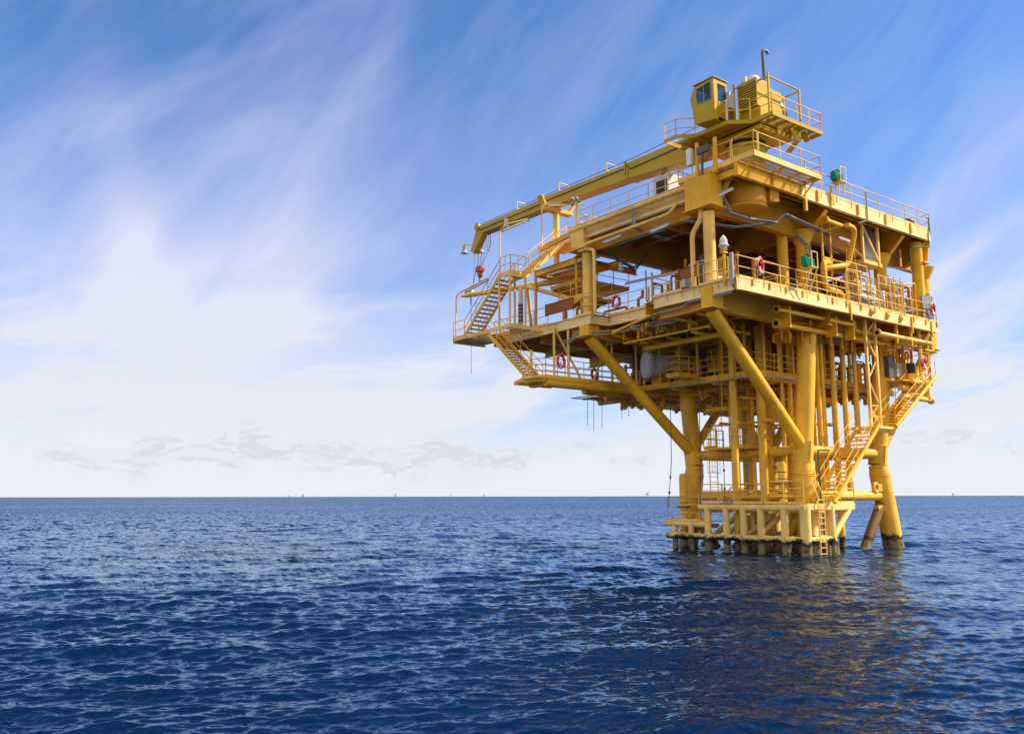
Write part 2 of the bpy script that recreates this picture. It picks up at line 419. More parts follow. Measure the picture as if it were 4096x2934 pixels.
def ladder(parent, x, y, z0, z1, dirx=(1, 0), w=0.45, mat=YEL, cage=True, name='ladder'):
    b = MB(); d = V((*dirx, 0)); c = V((x, y, 0)); out = V((-d.y, d.x, 0))
    for s in (-1, 1): b.tube(c + d * s * w / 2 + V((0, 0, z0)), c + d * s * w / 2 + V((0, 0, z1)), 0.028, 8)
    k = int((z1 - z0) / 0.3)
    for i in range(1, k): b.tube(c - d * w / 2 + V((0, 0, z0 + i * 0.3)), c + d * w / 2 + V((0, 0, z0 + i * 0.3)), 0.014, 6)
    o = b.obj(name, mat, parent)
    if cage:
        g = MB(); zc0 = z0 + min(2.2, (z1 - z0) * 0.4); rr = 0.38
        def arc(zz): return [c + out * (-rr * 0.9 * math.sin(a)) + d * rr * math.cos(a) + V((0, 0, zz)) for a in [math.pi * j / 8 for j in range(9)]]
        nz = max(2, int((z1 - zc0) / 0.75))
        for i in range(nz + 1): g.sweep(arc(zc0 + (z1 - zc0) * i / nz), 0.018, 6)
        for j in (1, 3, 4, 5, 7): g.tube(arc(zc0)[j], arc(z1)[j], 0.014, 6)
        g.obj('safety_cage', mat, o)
    return o
# ------------------------------------------------------------------ the sea
def build_sea():
    f = 857.0; h = 3.0
    # rings: dense where the camera looks, reaching the horizon
    pv = np.concatenate([np.linspace(290, 60, 520, endpoint=False), np.linspace(60, 12, 200, endpoint=False), np.linspace(12, 1.5, 60, endpoint=False), np.geomspace(1.5, 0.06, 24)])
    rr = h * f / pv
    rr = np.concatenate([np.linspace(0.5, rr[0], 14, endpoint=False), rr])
    half = R(36)
    a_in = np.linspace(-half, half, 1400)
    a_out = np.linspace(half, 2 * math.pi - half, 160)[1:-1]
    ang = np.concatenate([a_in, a_out]); na, nr = len(ang), len(rr)
    th = CAM_AZ - ang
    X = CAM.x + rr[:, None] * np.cos(th)[None, :]; Y = CAM.y + rr[:, None] * np.sin(th)[None, :]
    dr = np.gradient(rr); da = np.gradient(ang)
    sp = np.maximum(dr[:, None], np.abs(rr[:, None] * np.minimum(np.abs(da), 0.02)[None, :]))
    sp = np.where(np.abs(ang)[None, :] > half, np.maximum(sp, rr[:, None] * 0.03), sp)
    rng = np.random.RandomState(5)
    Z = np.zeros_like(X); DX = np.zeros_like(X); DY = np.zeros_like(X)
    wind = CAM_AZ + R(180 + 14)      # seas roll towards the camera, slightly from one side
    lam = np.geomspace(0.11, 8.0, 140)
    # patchiness of the ripples
    P = 0.0
    for k in range(7):
        a = rng.uniform(0, 2 * math.pi); L = rng.uniform(14, 60); P = P + np.sin(2 * math.pi * (X * math.cos(a) + Y * math.sin(a)) / L + rng.uniform(0, 7))
    P = 1.0 + 0.22 * P / 2.0
    for L in lam:
        for _ in range(2):
            spread = 0.34 if L > 3 else (0.36 if L > 1 else 0.46)
            a = wind + rng.normal(0, spread); k = 2 * math.pi / L
            steep = 0.0210 if L < 0.30 else (0.0225 if L < 0.62 else (0.0105 if L < 1.5 else (0.0088 if L < 4 else 0.0048)))
            A = steep * L / (2 * math.pi) * 1.42 * rng.uniform(0.5, 1.35)
            fade = np.clip((L / np.maximum(sp, 1e-6) - 1.6) / 2.0, 0, 1)
            if fade.max() <= 0: continue
            ph = k * (X * math.cos(a) + Y * math.sin(a)) + rng.uniform(0, 2 * math.pi)
            amp = A * fade * (P if L < 4 else 1.0)
            Z += amp * np.sin(ph); q = 0.45 if L < 1.2 else 0.75
            DX += q * amp * math.cos(a) * np.cos(ph); DY += q * amp * math.sin(a) * np.cos(ph)
    co = np.stack([X + DX, Y + DY, Z], -1).reshape(-1, 3)
    co = np.vstack([co, [[CAM.x, CAM.y, 0.0]]])
    i = np.arange(nr - 1)[:, None] * na; j = np.arange(na)[None, :]; j2 = (j + 1) % na
    q = np.stack([i + j, i + j2, i + na + j2, i + na + j], -1).reshape(-1, 4)[:, ::-1]
    me = bpy.data.meshes.new('sea'); nf = len(q); tri = np.stack([np.full(na, nr * na), (np.arange(na) + 1) % na, np.arange(na)], -1)[:, ::-1]
    me.vertices.add(len(co)); me.vertices.foreach_set('co', co.astype(np.float32).ravel())
    me.loops.add(nf * 4 + na * 3); me.loops.foreach_set('vertex_index', np.concatenate([q.ravel(), tri.ravel()]).astype(np.int32))
    me.polygons.add(nf + na)
    me.polygons.foreach_set('loop_start', np.concatenate([np.arange(nf) * 4, nf * 4 + np.arange(na) * 3]).astype(np.int32))
    me.polygons.foreach_set('use_smooth', np.ones(nf + na, dtype=bool))
    me.update(calc_edges=True); me.validate()
    if me.polygons[len(me.polygons) // 3].normal.z < 0: me.flip_normals()
    o = bpy.data.objects.new('sea', me); col.objects.link(o); o['kind'] = 'structure'
    mt, t, b = principled('sea_water'); me.materials.append(mt)
    geo = N(t, 'ShaderNodeNewGeometry'); g = geo.outputs['Position']
    # ripples too fine for the mesh tilt the surface: their slopes are added to the normal
    cdn = N(t, 'ShaderNodeVectorMath', operation='DISTANCE'); lk(t, g, cdn.inputs[0]); cdn.inputs[1].default_value = tuple(CAM)
    dist = cdn.outputs['Value']
    def vn(sc_, st, rot, det, k):
        v = mapping(t, g, rot=(0, 0, rot), scale=(sc_, sc_ * st, 0.0))
        n = noise(t, v, 1.0, det, 0.6, 0.3)
        s = N(t, 'ShaderNodeVectorMath', operation='MULTIPLY_ADD'); lk(t, n.outputs['Color'], s.inputs[0])
        if isinstance(k, (int, float)): s.inputs[1].default_value = (k, k, 0); s.inputs[2].default_value = (-k / 2, -k / 2, 0)
        else:
            kk = comb(t, k, k, 0.0); lk(t, kk, s.inputs[1])
            kh = N(t, 'ShaderNodeVectorMath', operation='SCALE'); lk(t, kk, kh.inputs[0]); kh.inputs['Scale'].default_value = -0.5; lk(t, kh.outputs[0], s.inputs[2])
        return s.outputs[0]
    def vadd(a, c):
        s = N(t, 'ShaderNodeVectorMath', operation='ADD'); lk(t, a, s.inputs[0]); lk(t, c, s.inputs[1]); return s.outputs[0]
    far = ramp(t, mth(t, 'MULTIPLY', dist, 1 / 400.0), [(0.03, 0.0), (0.35, 1.0)])
    mid = ramp(t, mth(t, 'MULTIPLY', dist, 1 / 100.0), [(0.12, 0.0), (0.5, 1.0)])
    sl = vadd(vn(4.2, 0.40, R(-37), 4, mth(t, 'MULTIPLY_ADD', mid, 0.6, 0.55)), vn(12.0, 0.6, 0.5, 3, 0.40))
    sl = vadd(sl, vn(1.1, 0.45, R(-37), 5, mth(t, 'MULTIPLY_ADD', far, 3.4, 0.05)))
    big = noise(t, mapping(t, g, rot=(0, 0, R(-37)), scale=(0.004, 0.016, 0)), 1.0, 5, 0.6, 0.6).outputs['Fac']
    calm = ramp(t, big, [(0.35, 0.72), (0.66, 1.12)])
    sc3 = N(t, 'ShaderNodeVectorMath', operation='SCALE'); lk(t, sl, sc3.inputs[0]); lk(t, calm, sc3.inputs['Scale'])
    nn = N(t, 'ShaderNodeVectorMath', operation='NORMALIZE'); lk(t, vadd(geo.outputs['Normal'], sc3.outputs[0]), nn.inputs[0])
    gl = N(t, 'ShaderNodeBsdfGlossy'); df = N(t, 'ShaderNodeBsdfDiffuse'); fr = N(t, 'ShaderNodeFresnel'); mx = N(t, 'ShaderNodeMixShader')
    gl.inputs['Color'].default_value = (0.64, 0.82, 1.0, 1); df.inputs['Color'].default_value = (0.0004, 0.0105, 0.044, 1); fr.inputs['IOR'].default_value = 1.333
    for n_ in (gl, fr, df): lk(t, nn.outputs[0], n_.inputs['Normal'])
    lk(t, mth(t, 'MULTIPLY_ADD', far, 0.22, 0.05), gl.inputs['Roughness'])
    lk(t, fr.outputs[0], mx.inputs[0]); lk(t, df.outputs[0], mx.inputs[1]); lk(t, gl.outputs[0], mx.inputs[2])
    lk(t, mx.outputs[0], t.nodes['Material Output'].inputs['Surface']); t.nodes.remove(b)
    return o
build_sea()
# ------------------------------------------------------------------ the platform
PF = thing('oil_platform', 'large yellow steel oil platform standing on four legs in the sea', 'oil platform', (0, 0, 0))
# legs: battered pile below the knee, deck leg spreading upwards above it
LEG = {'b': ((7.3, 1.70), (7.70, 2.10), (8.25, 1.80)), 'a': ((7.3, 10.15), (7.72, 9.80), (8.0, 10.75)),
       'c': ((15.5, 1.70), (15.05, 2.10), (16.0, 1.80)), 'd': ((15.5, 10.15), (15.05, 9.75), (16.0, 10.6))}
ZK, ZD = 4.8, 12.3
def legpt(k, z):
    w, kk, tp = LEG[k]
    if z < ZK: t = z / ZK; return V((w[0] * (1 - t) + kk[0] * t, w[1] * (1 - t) + kk[1] * t, z))
    t = (z - ZK) / (ZD - ZK); return V((kk[0] * (1 - t) + tp[0] * t, kk[1] * (1 - t) + tp[1] * t, z))
for k in 'abcd':
    b = MB()
    b.tube(legpt(k, -3), legpt(k, ZK - 0.5), 0.58, 28); b.tube(legpt(k, ZK - 0.55), legpt(k, ZK + 0.02), 0.58, 28, 0.52)
    b.tube(legpt(k, ZK), legpt(k, ZK + 0.04), 0.56, 28)
    b.tube(legpt(k, ZK + 0.04), legpt(k, ZD + 0.1), 0.50, 28)
    p, q = legpt(k, 1.0), legpt(k, 3.6)
    for a in (0.3, 2.4, 4.4):     # crown shims and stiffener plates at the splice
        o = V((math.cos(a), math.sin(a), 0))
        b.beam(legpt(k, 4.85) + o * 0.52, legpt(k, 5.9) + o * 0.53, 0.10, 0.02)
    lg = b.obj('leg', YPILE, PF)
    r_ = MB(); 
    for zz in (4.05, 4.15, 5.9):
        c = legpt(k, zz); rr = 0.59 if zz < ZK else 0.515
        r_.sweep([c + V((rr * math.cos(t_), rr * math.sin(t_), 0.02)) for t_ in np.linspace(0, 2 * math.pi, 28, endpoint=False)], 0.018, 5, True)
    r_.obj('weld_ring', YPILE, lg)
# jacket framing
def brace(a, c, r, mat=YPILE, name='brace', n=18): return MB().tube(a, c, r, n).obj(name, mat, PF)
for zz, r in ((5.45, 0.27), (3.0, 0.27)):
    for a, c in ('ab', 'bc', 'cd', 'ad'):
        brace(legpt(a, zz), legpt(c, zz), r, YPILE, 'horizontal_brace')
brace(legpt('a', 5.45), legpt('c', 5.45), 0.18, YPILE, 'horizontal_brace'); 
brace((14.85, 1.95, 2.55), (11.6, 1.95, -1.6), 0.29, SHBROWN, 'diagonal_brace'); brace(legpt('a', 2.2), (7.6, 6.2, -2.5), 0.3, YPILE, 'diagonal_brace')
brace(legpt('b', 2.4), (7.5, 5.8, -2.6), 0.3, YPILE, 'diagonal_brace'); brace(legpt('b', 1.9), (11.0, 2.0, -2.6), 0.3, YPILE, 'diagonal_brace')
brace(legpt('d', 5.6), (16.0, 5.9, 12.3), 0.28, YPILE, 'diagonal_brace'); brace(legpt('a', 5.7), (12.0, 10.5, 9.6), 0.26, YPILE, 'diagonal_brace')
brace(legpt('d', 5.6), (11.5, 10.5, 9.6), 0.26, YPILE, 'diagonal_brace')
MB().slab([(15.2, 1.6, 2.0), (14.25, 1.75, 2.25), (14.2, 1.75, 2.45), (15.05, 1.6, 2.45)], (0, 0.3, 0)).obj('bracket', YPILE, PF)
pe = MB(); c_ = V((14.05, 1.75, 3.45))
pe.sweep([c_ + V((0.24 * math.cos(t_), 0, 0.24 * math.sin(t_))) for t_ in np.linspace(0, 2 * math.pi, 18, endpoint=False)], 0.11, 8, True); pe.box(14.2, 14.8, 1.68, 1.82, 3.25, 3.68)
pe.obj('pad_eye', YPILE, PF)
# big raking struts out to the overhanging deck columns
for k, tp in (('b', (0.25, 1.8, 12.15)), ('a', (0.25, 11.0, 12.15)), ('c', (21.3, 1.8, 12.2))):
    brace(legpt(k, 5.5), tp, 0.335, YEL, 'raking_strut', 26)

# ---------------- main deck (top 13.5)
MD = 13.5
XR = 1.37
deck = MB()
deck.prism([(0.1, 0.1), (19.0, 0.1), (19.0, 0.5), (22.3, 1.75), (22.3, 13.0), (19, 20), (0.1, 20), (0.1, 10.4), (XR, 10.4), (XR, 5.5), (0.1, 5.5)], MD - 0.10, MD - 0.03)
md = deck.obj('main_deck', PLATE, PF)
eb = MB()
eb.ibeam((0, 0.0, MD), (19.02, 0.0, MD), 0.22, 0.62, 0.035)
eb.box(0.02, 19.0, -0.095, -0.03, MD - 0.60, MD - 0.04)
eb.obj('front_edge_beam', YBEAM, PF)
eb = MB()
eb.ibeam((0, -0.11, MD - 0.003), (0, 5.43, MD - 0.003), 0.22, 0.64, 0.035, 2.7)
eb.beam((0.06, 5.42, MD - 0.32), (XR, 5.42, MD - 0.32), 0.03, 0.60, upv=(0, 0, 1))
eb.obj('side_edge_beam', YBEAM, PF)
eb = MB(); eb.ibeam((XR, 5.3, MD - 0.006), (XR, 10.5, MD - 0.006), 0.22, 0.60, 0.035, 2.6); eb.obj('side_edge_beam', YBEAM, PF)
eb = MB(); eb.ibeam((0, 10.42, MD - 0.002), (0, 20.1, MD - 0.002), 0.22, 0.62, 0.035, 3.2); eb.beam((0.06, 10.44, MD - 0.32), (XR, 10.44, MD - 0.32), 0.03, 0.58, upv=(0, 0, 1)); eb.obj('side_edge_beam', YBEAM, PF)
eb = MB(); eb.ibeam((0, 20.1, MD - 0.01), (19, 20.1, MD - 0.01), 0.2, 0.6, 0.03); eb.ibeam((19.0, 0.12, MD - 0.004), (19.0, 2.0, MD - 0.004), 0.2, 0.62, 0.03); eb.ibeam((22.2, 1.9, MD - 0.01), (22.2, 13.0, MD - 0.01), 0.2, 0.6, 0.03); eb.obj('rear_edge_beam', YEL, PF)
# deep girders on the leg lines
def girder(a, c, w, h, mat=YSHADE, name='deck_girder', t=0.04): return MB().ibeam(a, c, w, h, t).obj(name, mat, PF)
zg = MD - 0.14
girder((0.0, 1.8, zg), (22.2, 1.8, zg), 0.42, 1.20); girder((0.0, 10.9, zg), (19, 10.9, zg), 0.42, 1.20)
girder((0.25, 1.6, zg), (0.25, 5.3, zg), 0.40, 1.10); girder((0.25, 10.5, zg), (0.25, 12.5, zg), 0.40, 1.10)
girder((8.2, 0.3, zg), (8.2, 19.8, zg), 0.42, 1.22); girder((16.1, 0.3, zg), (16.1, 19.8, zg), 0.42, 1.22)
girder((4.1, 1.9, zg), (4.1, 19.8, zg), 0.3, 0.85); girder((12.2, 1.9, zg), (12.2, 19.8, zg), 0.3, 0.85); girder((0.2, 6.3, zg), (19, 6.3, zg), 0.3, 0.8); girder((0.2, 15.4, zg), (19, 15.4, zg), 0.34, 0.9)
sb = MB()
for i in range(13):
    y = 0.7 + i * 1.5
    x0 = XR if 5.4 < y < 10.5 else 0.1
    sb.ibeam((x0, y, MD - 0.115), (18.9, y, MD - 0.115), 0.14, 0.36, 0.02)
sb.obj('floor_joists', YSHADE, PF)
# haunched cantilever ends and their gusset plates
for x in (8.2, 16.1):
    MB().slab([(x - 0.02, 0.15, zg - 0.05), (x - 0.02, 1.7, zg - 0.05), (x - 0.02, 1.7, zg - 1.2), (x - 0.02, 1.2, zg - 1.15), (x - 0.02, 0.15, zg - 0.50)], (0.04, 0, 0)).obj('cantilever_plate', YSHADE, PF)
def capbox(x0, x1, y0, y1, z0, z1, ft=0.05, ov=0.16, mat=YSHADE):
    b = MB(); b.box(x0, x1, y0, y1, z0, z1); b.box(x0 - ov, x1 + ov, y0 - ov, y1 + ov, z0 - ft, z0 - 0.002); return b.obj('column_cap', mat, PF)
capbox(-0.12, 0.72, 1.45, 2.15, 12.28, 13.35, mat=YEL); capbox(-0.12, 0.72, 10.6, 11.4, 12.25, 12.86, mat=YEL)
capbox(20.9, 21.8, 1.4, 2.3, 12.3, 13.35, mat=YEL)
MB().prism([(0.7, 1.5), (3.4, 1.7), (3.4, 1.95), (0.7, 2.3)], 12.22, 12.26).obj('flange_plate', YSHADE, PF); MB().prism([(6.3, 1.6), (7.4, 1.2), (9.0, 1.2), (10.0, 1.6), (10.0, 2.0), (9.0, 2.5), (7.4, 2.5), (6.3, 2.0)], 12.24, 12.29).obj('flange_plate', YSHADE, PF)

# ---------------- columns between the decks
def column(x, y, z0, z1, r, mat=YEL, name='deck_column'): return MB().tube((x, y, z0), (x, y, z1), r, 26).obj(name, mat, PF)
for x, y in ((0.28, 1.8), (0.28, 11.05)): column(x, y, MD, 17.3, 0.30, YPALE)
for x, y in ((8.2, 1.8), (16.2, 1.8), (21.35, 1.8), (8.2, 10.9), (16.2, 10.9)): column(x, y, MD, 17.5, 0.37)
column(6.9, 2.2, MD, 17.5, 0.30)
# drain standpipes beside the columns
MB().bend([(0.05, 10.2, MD - 0.02), (0.05, 10.2, 17.3), (0.05, 11.0, 17.45)], 0.11, 0.3, 12).obj('standpipe', YPALE, PF)
MB().bend([(-0.1, 2.6, MD - 0.02), (-0.1, 2.6, 16.3), (0.05, 2.15, 16.9), (0.05, 2.1, 17.5)], 0.13, 0.35, 12).obj('standpipe', YPALE, PF)

# ---------------- upper deck (top 19.35)
UD = 19.35
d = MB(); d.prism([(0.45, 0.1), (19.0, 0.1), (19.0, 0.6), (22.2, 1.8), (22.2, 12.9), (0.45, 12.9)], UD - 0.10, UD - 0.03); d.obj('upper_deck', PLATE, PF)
eb = MB(); eb.ibeam((5.6, 0, UD), (19.0, 0, UD), 0.22, 0.68, 0.035)
eb.box(5.62, 18.98, -0.095, -0.03, UD - 0.66, UD - 0.04)
eb.obj('front_edge_beam', YBEAM, PF)
eb = MB(); eb.ibeam((19.0, 0.1, UD - 0.004), (19.0, 2.2, UD - 0.004), 0.2, 0.68, 0.03); eb.ibeam((22.1, 1.9, UD - 0.004), (22.1, 12.9, UD - 0.004), 0.2, 0.68, 0.03); eb.ibeam((0.4, 12.85, UD - 0.01), (22.1, 12.85, UD - 0.01), 0.2, 0.66, 0.03); eb.obj('rear_edge_beam', YEL, PF)
eb = MB(); eb.ibeam((0.28, 2.3, UD - 0.15), (0.28, 12.3, UD - 0.15), 0.26, 0.98, 0.04, 3.3); eb.obj('side_edge_beam', YBEAM, PF)
MB().tube((-0.06, 2.9, 18.84), (-0.06, 12.2, 18.84), 0.15, 14).obj('edge_pipe', YPALE, PF)
MB().tube((0.05, 3.2, 18.55), (0.05, 12.0, 18.55), 0.035, 8).obj('edge_pipe', YPALE, PF)
zu = UD - 0.14
def gir2(a, c, w=0.42, h=1.95, mat=YSHADE): return MB().ibeam(a, c, w, h, 0.045).obj('roof_girder', mat, PF)
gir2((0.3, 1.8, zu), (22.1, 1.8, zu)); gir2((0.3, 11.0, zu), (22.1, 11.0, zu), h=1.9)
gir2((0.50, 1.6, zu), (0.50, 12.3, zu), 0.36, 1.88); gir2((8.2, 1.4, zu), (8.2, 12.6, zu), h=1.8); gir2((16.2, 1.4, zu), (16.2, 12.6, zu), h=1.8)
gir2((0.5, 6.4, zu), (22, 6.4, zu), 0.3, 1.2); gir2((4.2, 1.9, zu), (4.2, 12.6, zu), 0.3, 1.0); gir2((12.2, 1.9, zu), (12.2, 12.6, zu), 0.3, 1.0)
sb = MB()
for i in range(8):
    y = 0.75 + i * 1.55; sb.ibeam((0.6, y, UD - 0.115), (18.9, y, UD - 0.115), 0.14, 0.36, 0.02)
sb.obj('floor_joists', YSHADE, PF)
for x in (8.2, 16.2, 18.7):
    MB().slab([(x - 0.02, 0.15, zu - 0.05), (x - 0.02, 1.7, zu - 0.05), (x - 0.02, 1.7, zu - 1.9), (x - 0.02, 1.3, zu - 1.8), (x - 0.02, 0.15, zu - 0.62)], (0.04, 0, 0)).obj('cantilever_plate', YSHADE, PF)
    MB().slab([(x - 0.18, 1.75, zu - 1.93), (x - 0.18, 1.3, zu - 1.82), (x - 0.18, 0.15, zu - 0.64), (x + 0.18, 0.15, zu - 0.64), (x + 0.18, 1.3, zu - 1.82), (x + 0.18, 1.75, zu - 1.93)], (0, 0, -0.03)).obj('cantilever_flange', YEL, PF)
capbox(-0.18, 0.75, 1.25, 2.95, 17.5, 19.15, mat=YEL, ov=0.14)
# flared column head at the left end
MB().slab([(-0.12, 12.3, 19.2), (-0.12, 10.95, 18.75), (-0.12, 10.95, 17.55), (-0.12, 12.0, 17.75)], (0.9, 0, 0)).obj('column_cap', YPALE, PF)
MB().prism([(-0.3, 10.7), (0.9, 10.7), (0.9, 12.2), (-0.3, 12.2)], 17.50, 17.56).obj('column_cap', YPALE, PF)
MB().box(-0.2, 0.8, 10.7, 11.35, 17.33, 17.52).obj('column_cap', YPALE, PF)
for x, y in ((8.2, 1.8), (16.2, 1.8), (21.35, 1.8)):
    MB().tube((x, y, 16.9), (x, y, 17.7), 0.37, 24, 0.75).obj('column_cap', YEL, PF)
# right-hand end bracketry
eb = MB(); eb.slab([(18.9, 1.2, 18.7), (18.9, 1.2, 16.9), (18.9, 0.6, 17.0), (18.9, 0.15, 17.6), (18.9, 0.02, 18.7)], (0.06, 0, 0)); eb.beam((18.3, 0.3, 17.3), (19.05, 0.3, 17.3), 0.4, 0.06); eb.obj('cantilever_plate', YEL, PF)
for a_, c_, w_, h_ in (((18.75, 0.25, 17.2), (18.3, 0.9, 16.3), 0.3, 0.08), ((18.4, 0.7, 15.5), (18.95, 0.3, 15.3), 0.4, 0.06), ((18.25, 0.75, 17.0), (18.7, 0.35, 15.4), 0.25, 0.05)): MB().beam(a_, c_, w_, h_).obj('knee_brace', YEL, PF)
column(18.35, 0.55, MD, 18.6, 0.34)

# ---------------- guard rails
rail(PF, [(-0.03, 1.15, MD), (-0.03, 0.45, MD)], sp=1.0, mat=YPALE)
rail(PF, [(-0.05, 0.30, MD), (0.05, -0.08, MD), (2.0, -0.1, MD), (4.7, -0.1, MD)], sp=1.35, drop=0.3)
rail(PF, [(4.7, -0.1, MD), (9.2, -0.1, MD)], sp=0.9, drop=0.3, toe=True, rails=[1.08, 0.72, 0.36])
rail(PF, [(9.2, -0.1, MD), (18.9, -0.1, MD), (19.08, 0.3, MD)], sp=1.4, drop=0.3)
rail(PF, [(-0.05, 3.5, MD), (-0.05, 5.5, MD), (XR - 0.05, 5.5, MD)], sp=1.2, drop=0.35)
rail(PF, [(-0.05, 1.1, MD), (-0.05, 2.3, MD)], sp=1.2, drop=0.35)
rail(PF, [(XR - 0.08, 5.5, MD), (XR - 0.08, 10.35, MD), (-0.05, 10.35, MD), (-0.05, 12.0, MD)], sp=1.6, drop=0.35)
rail(PF, [(-0.05, 14.4, MD), (-0.05, 17.2, MD)], sp=1.5, drop=0.3); rail(PF, [(-0.05, 17.2, MD), (-0.05, 20.1, MD), (6.0, 20.1, MD), (12, 20.1, MD)], sp=1.5, drop=0.3)
# taller screens of rail in front of the gear on the right
rail(PF, [(9.35, -0.12, MD), (11.4, -0.12, MD)], h=2.3, sp=1.0, toe=False, rails=[2.3, 1.9]); rail(PF, [(12.5, -0.12, MD), (15.0, -0.12, MD)], h=2.0, sp=1.25, toe=False, rails=[2.0, 1.55])
b = MB(); b.path([(15.2, -0.1, MD), (15.2, -0.1, 15.35), (16.6, -0.1, 15.6), (16.6, -0.1, MD)], 0.05); b.obj('davit_frame', YEL, PF)
rail(PF, [(0.95, 12.8, UD), (0.95, 6.6, UD), (0.95, 4.0, UD)], sp=1.45)
rail(PF, [(5.95, -0.1, UD), (18.95, -0.1, UD), (19.1, 0.6, UD)], sp=1.45, drop=0.3)
rail(PF, [(0.95, 12.8, UD), (6, 12.8, UD), (19, 12.8, UD)], sp=2.0)
for x in (7.0, 8.25, 10.9, 13.8, 16.6):
    MB().box(x - 0.07, x + 0.07, -0.20, -0.115, UD - 0.60, UD + 0.5 if x == 8.25 else UD + 0.02).obj('post_socket', YEL, PF)
for x in (1.1, 2.45, 3.8, 5.2, 6.6, 7.9, 9.2, 10.6, 12.0, 13.4, 14.8, 16.2, 17.6, 18.9): MB().box(x - 0.05, x + 0.05, -0.17, -0.115, MD - 0.28, MD + 0.03).obj('post_socket', YEL, PF)
for x in (11.5, 13.15, 14.6): MB().slab([(x, -0.115, MD - 0.05), (x, -0.30, MD - 0.28), (x, -0.115, MD - 0.55)], (0.10, 0, 0)).obj('beam_bracket', YEL, PF)
for x in (9.5, 15.9, 18.2): MB().box(x - 0.04, x + 0.04, -0.18, -0.115, MD - 1.0, MD - 0.02).obj('beam_bracket', YEL, PF)

# ---------------- crane access platform on the near corner, level with the roof
AZ_ = 19.65
b = MB(); b.box(0.45, 6.05, -1.04, -0.98, AZ_ - 0.18, AZ_ + 0.04); b.box(0.42, 0.48, -1.0, 3.9, AZ_ - 0.18, AZ_ + 0.04); b.box(6.0, 6.06, -1.0, 0.2, AZ_ - 0.18, AZ_ + 0.04)
for x in (1.7, 3.2, 4.6): b.box(x, x + 0.05, -0.98, 0.0, AZ_ - 0.16, AZ_ - 0.02)
b.beam((0.5, -0.5, AZ_ - 0.2), (6.0, -0.5, AZ_ - 0.2), 0.06, 0.08)
ap = b.obj('crane_access_platform', YPALE, PF)
MB().box(0.48, 6.0, -0.98, 0.1, AZ_ - 0.03, AZ_ - 0.01).obj('grating', GRATE, ap)
MB().box(0.5, 5.9, 0.12, 3.9, AZ_ - 0.06, AZ_ - 0.02).obj('floor_plate', YSHADE, ap)
MB().ibeam((0.30, 0.0, AZ_ - 0.20), (6.0, 0.0, AZ_ - 0.20), 0.24, 0.74, 0.04, 1.9).obj('support_girder', YEL, ap)
MB().ibeam((0.55, 0.1, AZ_ - 0.2), (0.55, 3.9, AZ_ - 0.2), 0.24, 0.6, 0.04).obj('support_girder', YEL, ap)
for x in (0.55, 2.9, 5.7): MB().beam((x, -0.98, AZ_ - 0.16), (x, -0.12, AZ_ - 0.90), 0.06, 0.06).obj('knee_brace', YEL, ap)
b = MB(); b.box(5.85, 6.02, -0.14, 0.02, 18.0, 18.9)
b.obj('knee_brace', YEL, ap)
rail(ap, [(0.45, 0.3, AZ_), (0.45, -1.0, AZ_), (0.75, -1.0, AZ_)], sp=1.1, h=1.1)
rail(ap, [(0.85, -1.0, AZ_), (6.03, -1.0, AZ_), (6.03, -0.1, AZ_)], sp=1.5, h=1.1, drop=0.15)
rail(ap, [(0.45, 0.4, AZ_), (0.45, 2.6, AZ_), (0.45, 3.9, AZ_), (1.6, 3.9, AZ_)], sp=1.1, h=1.05)
b = MB(); b.box(0.28, 0.42, 2.4, 2.55, AZ_ - 0.45, AZ_ + 1.6); b.box(0.28, 0.42, 1.2, 1.35, AZ_ - 0.45, AZ_ + 1.5); b.box(0.2, 0.5, 1.15, 1.4, AZ_ - 0.4, AZ_ - 0.3); b.box(0.2, 0.5, 2.35, 2.6, AZ_ - 0.4, AZ_ - 0.3); b.obj('stanchion', YEL, PF)
# crane foundation: can, raking tube and collar below the roof
b = MB(); b.tube((2.6, 1.3, 17.75), (2.6, 1.3, 19.4), 1.10, 36); b.obj('crane_foundation', YSHADE, PF)
MB().slab([(3.2, 0.15, 18.0), (3.95, 0.15, 18.15), (3.95, 0.15, 19.3), (3.2, 0.15, 19.3)], (0, 1.6, 0)).obj('crane_foundation', YSHADE, PF)
MB().tube((2.6, 1.3, 17.70), (2.6, 1.3, 17.76), 1.14, 36).obj('crane_foundation', YEL, PF)
MB().tube((1.1, 1.0, 19.2), (0.85, 1.75, 17.6), 0.16, 14).obj('knee_brace', YEL, PF)

# ---------------- crane boom rest
b = MB(); b.tube((2.45, 16.5, 18.0), (2.45, 16.5, 21.7), 0.20, 16); b.tube((2.45, 16.5, 17.3), (2.45, 16.5, 18.0), 0.3, 16, 0.2); br = b.obj('boom_rest', YPALE, PF)
b = MB(); b.beam((1.35, 16.5, 21.82), (3.7, 16.5, 21.82), 0.55, 0.24); b.beam((1.45, 16.5, 21.9), (1.05, 16.5, 22.65), 0.5, 0.12, upv=(1, 0, 0.6)); b.beam((3.5, 16.5, 21.9), (3.9, 16.5, 22.4), 0.5, 0.12, upv=(1, 0, -0.6)); b.obj('saddle', YEL, br)
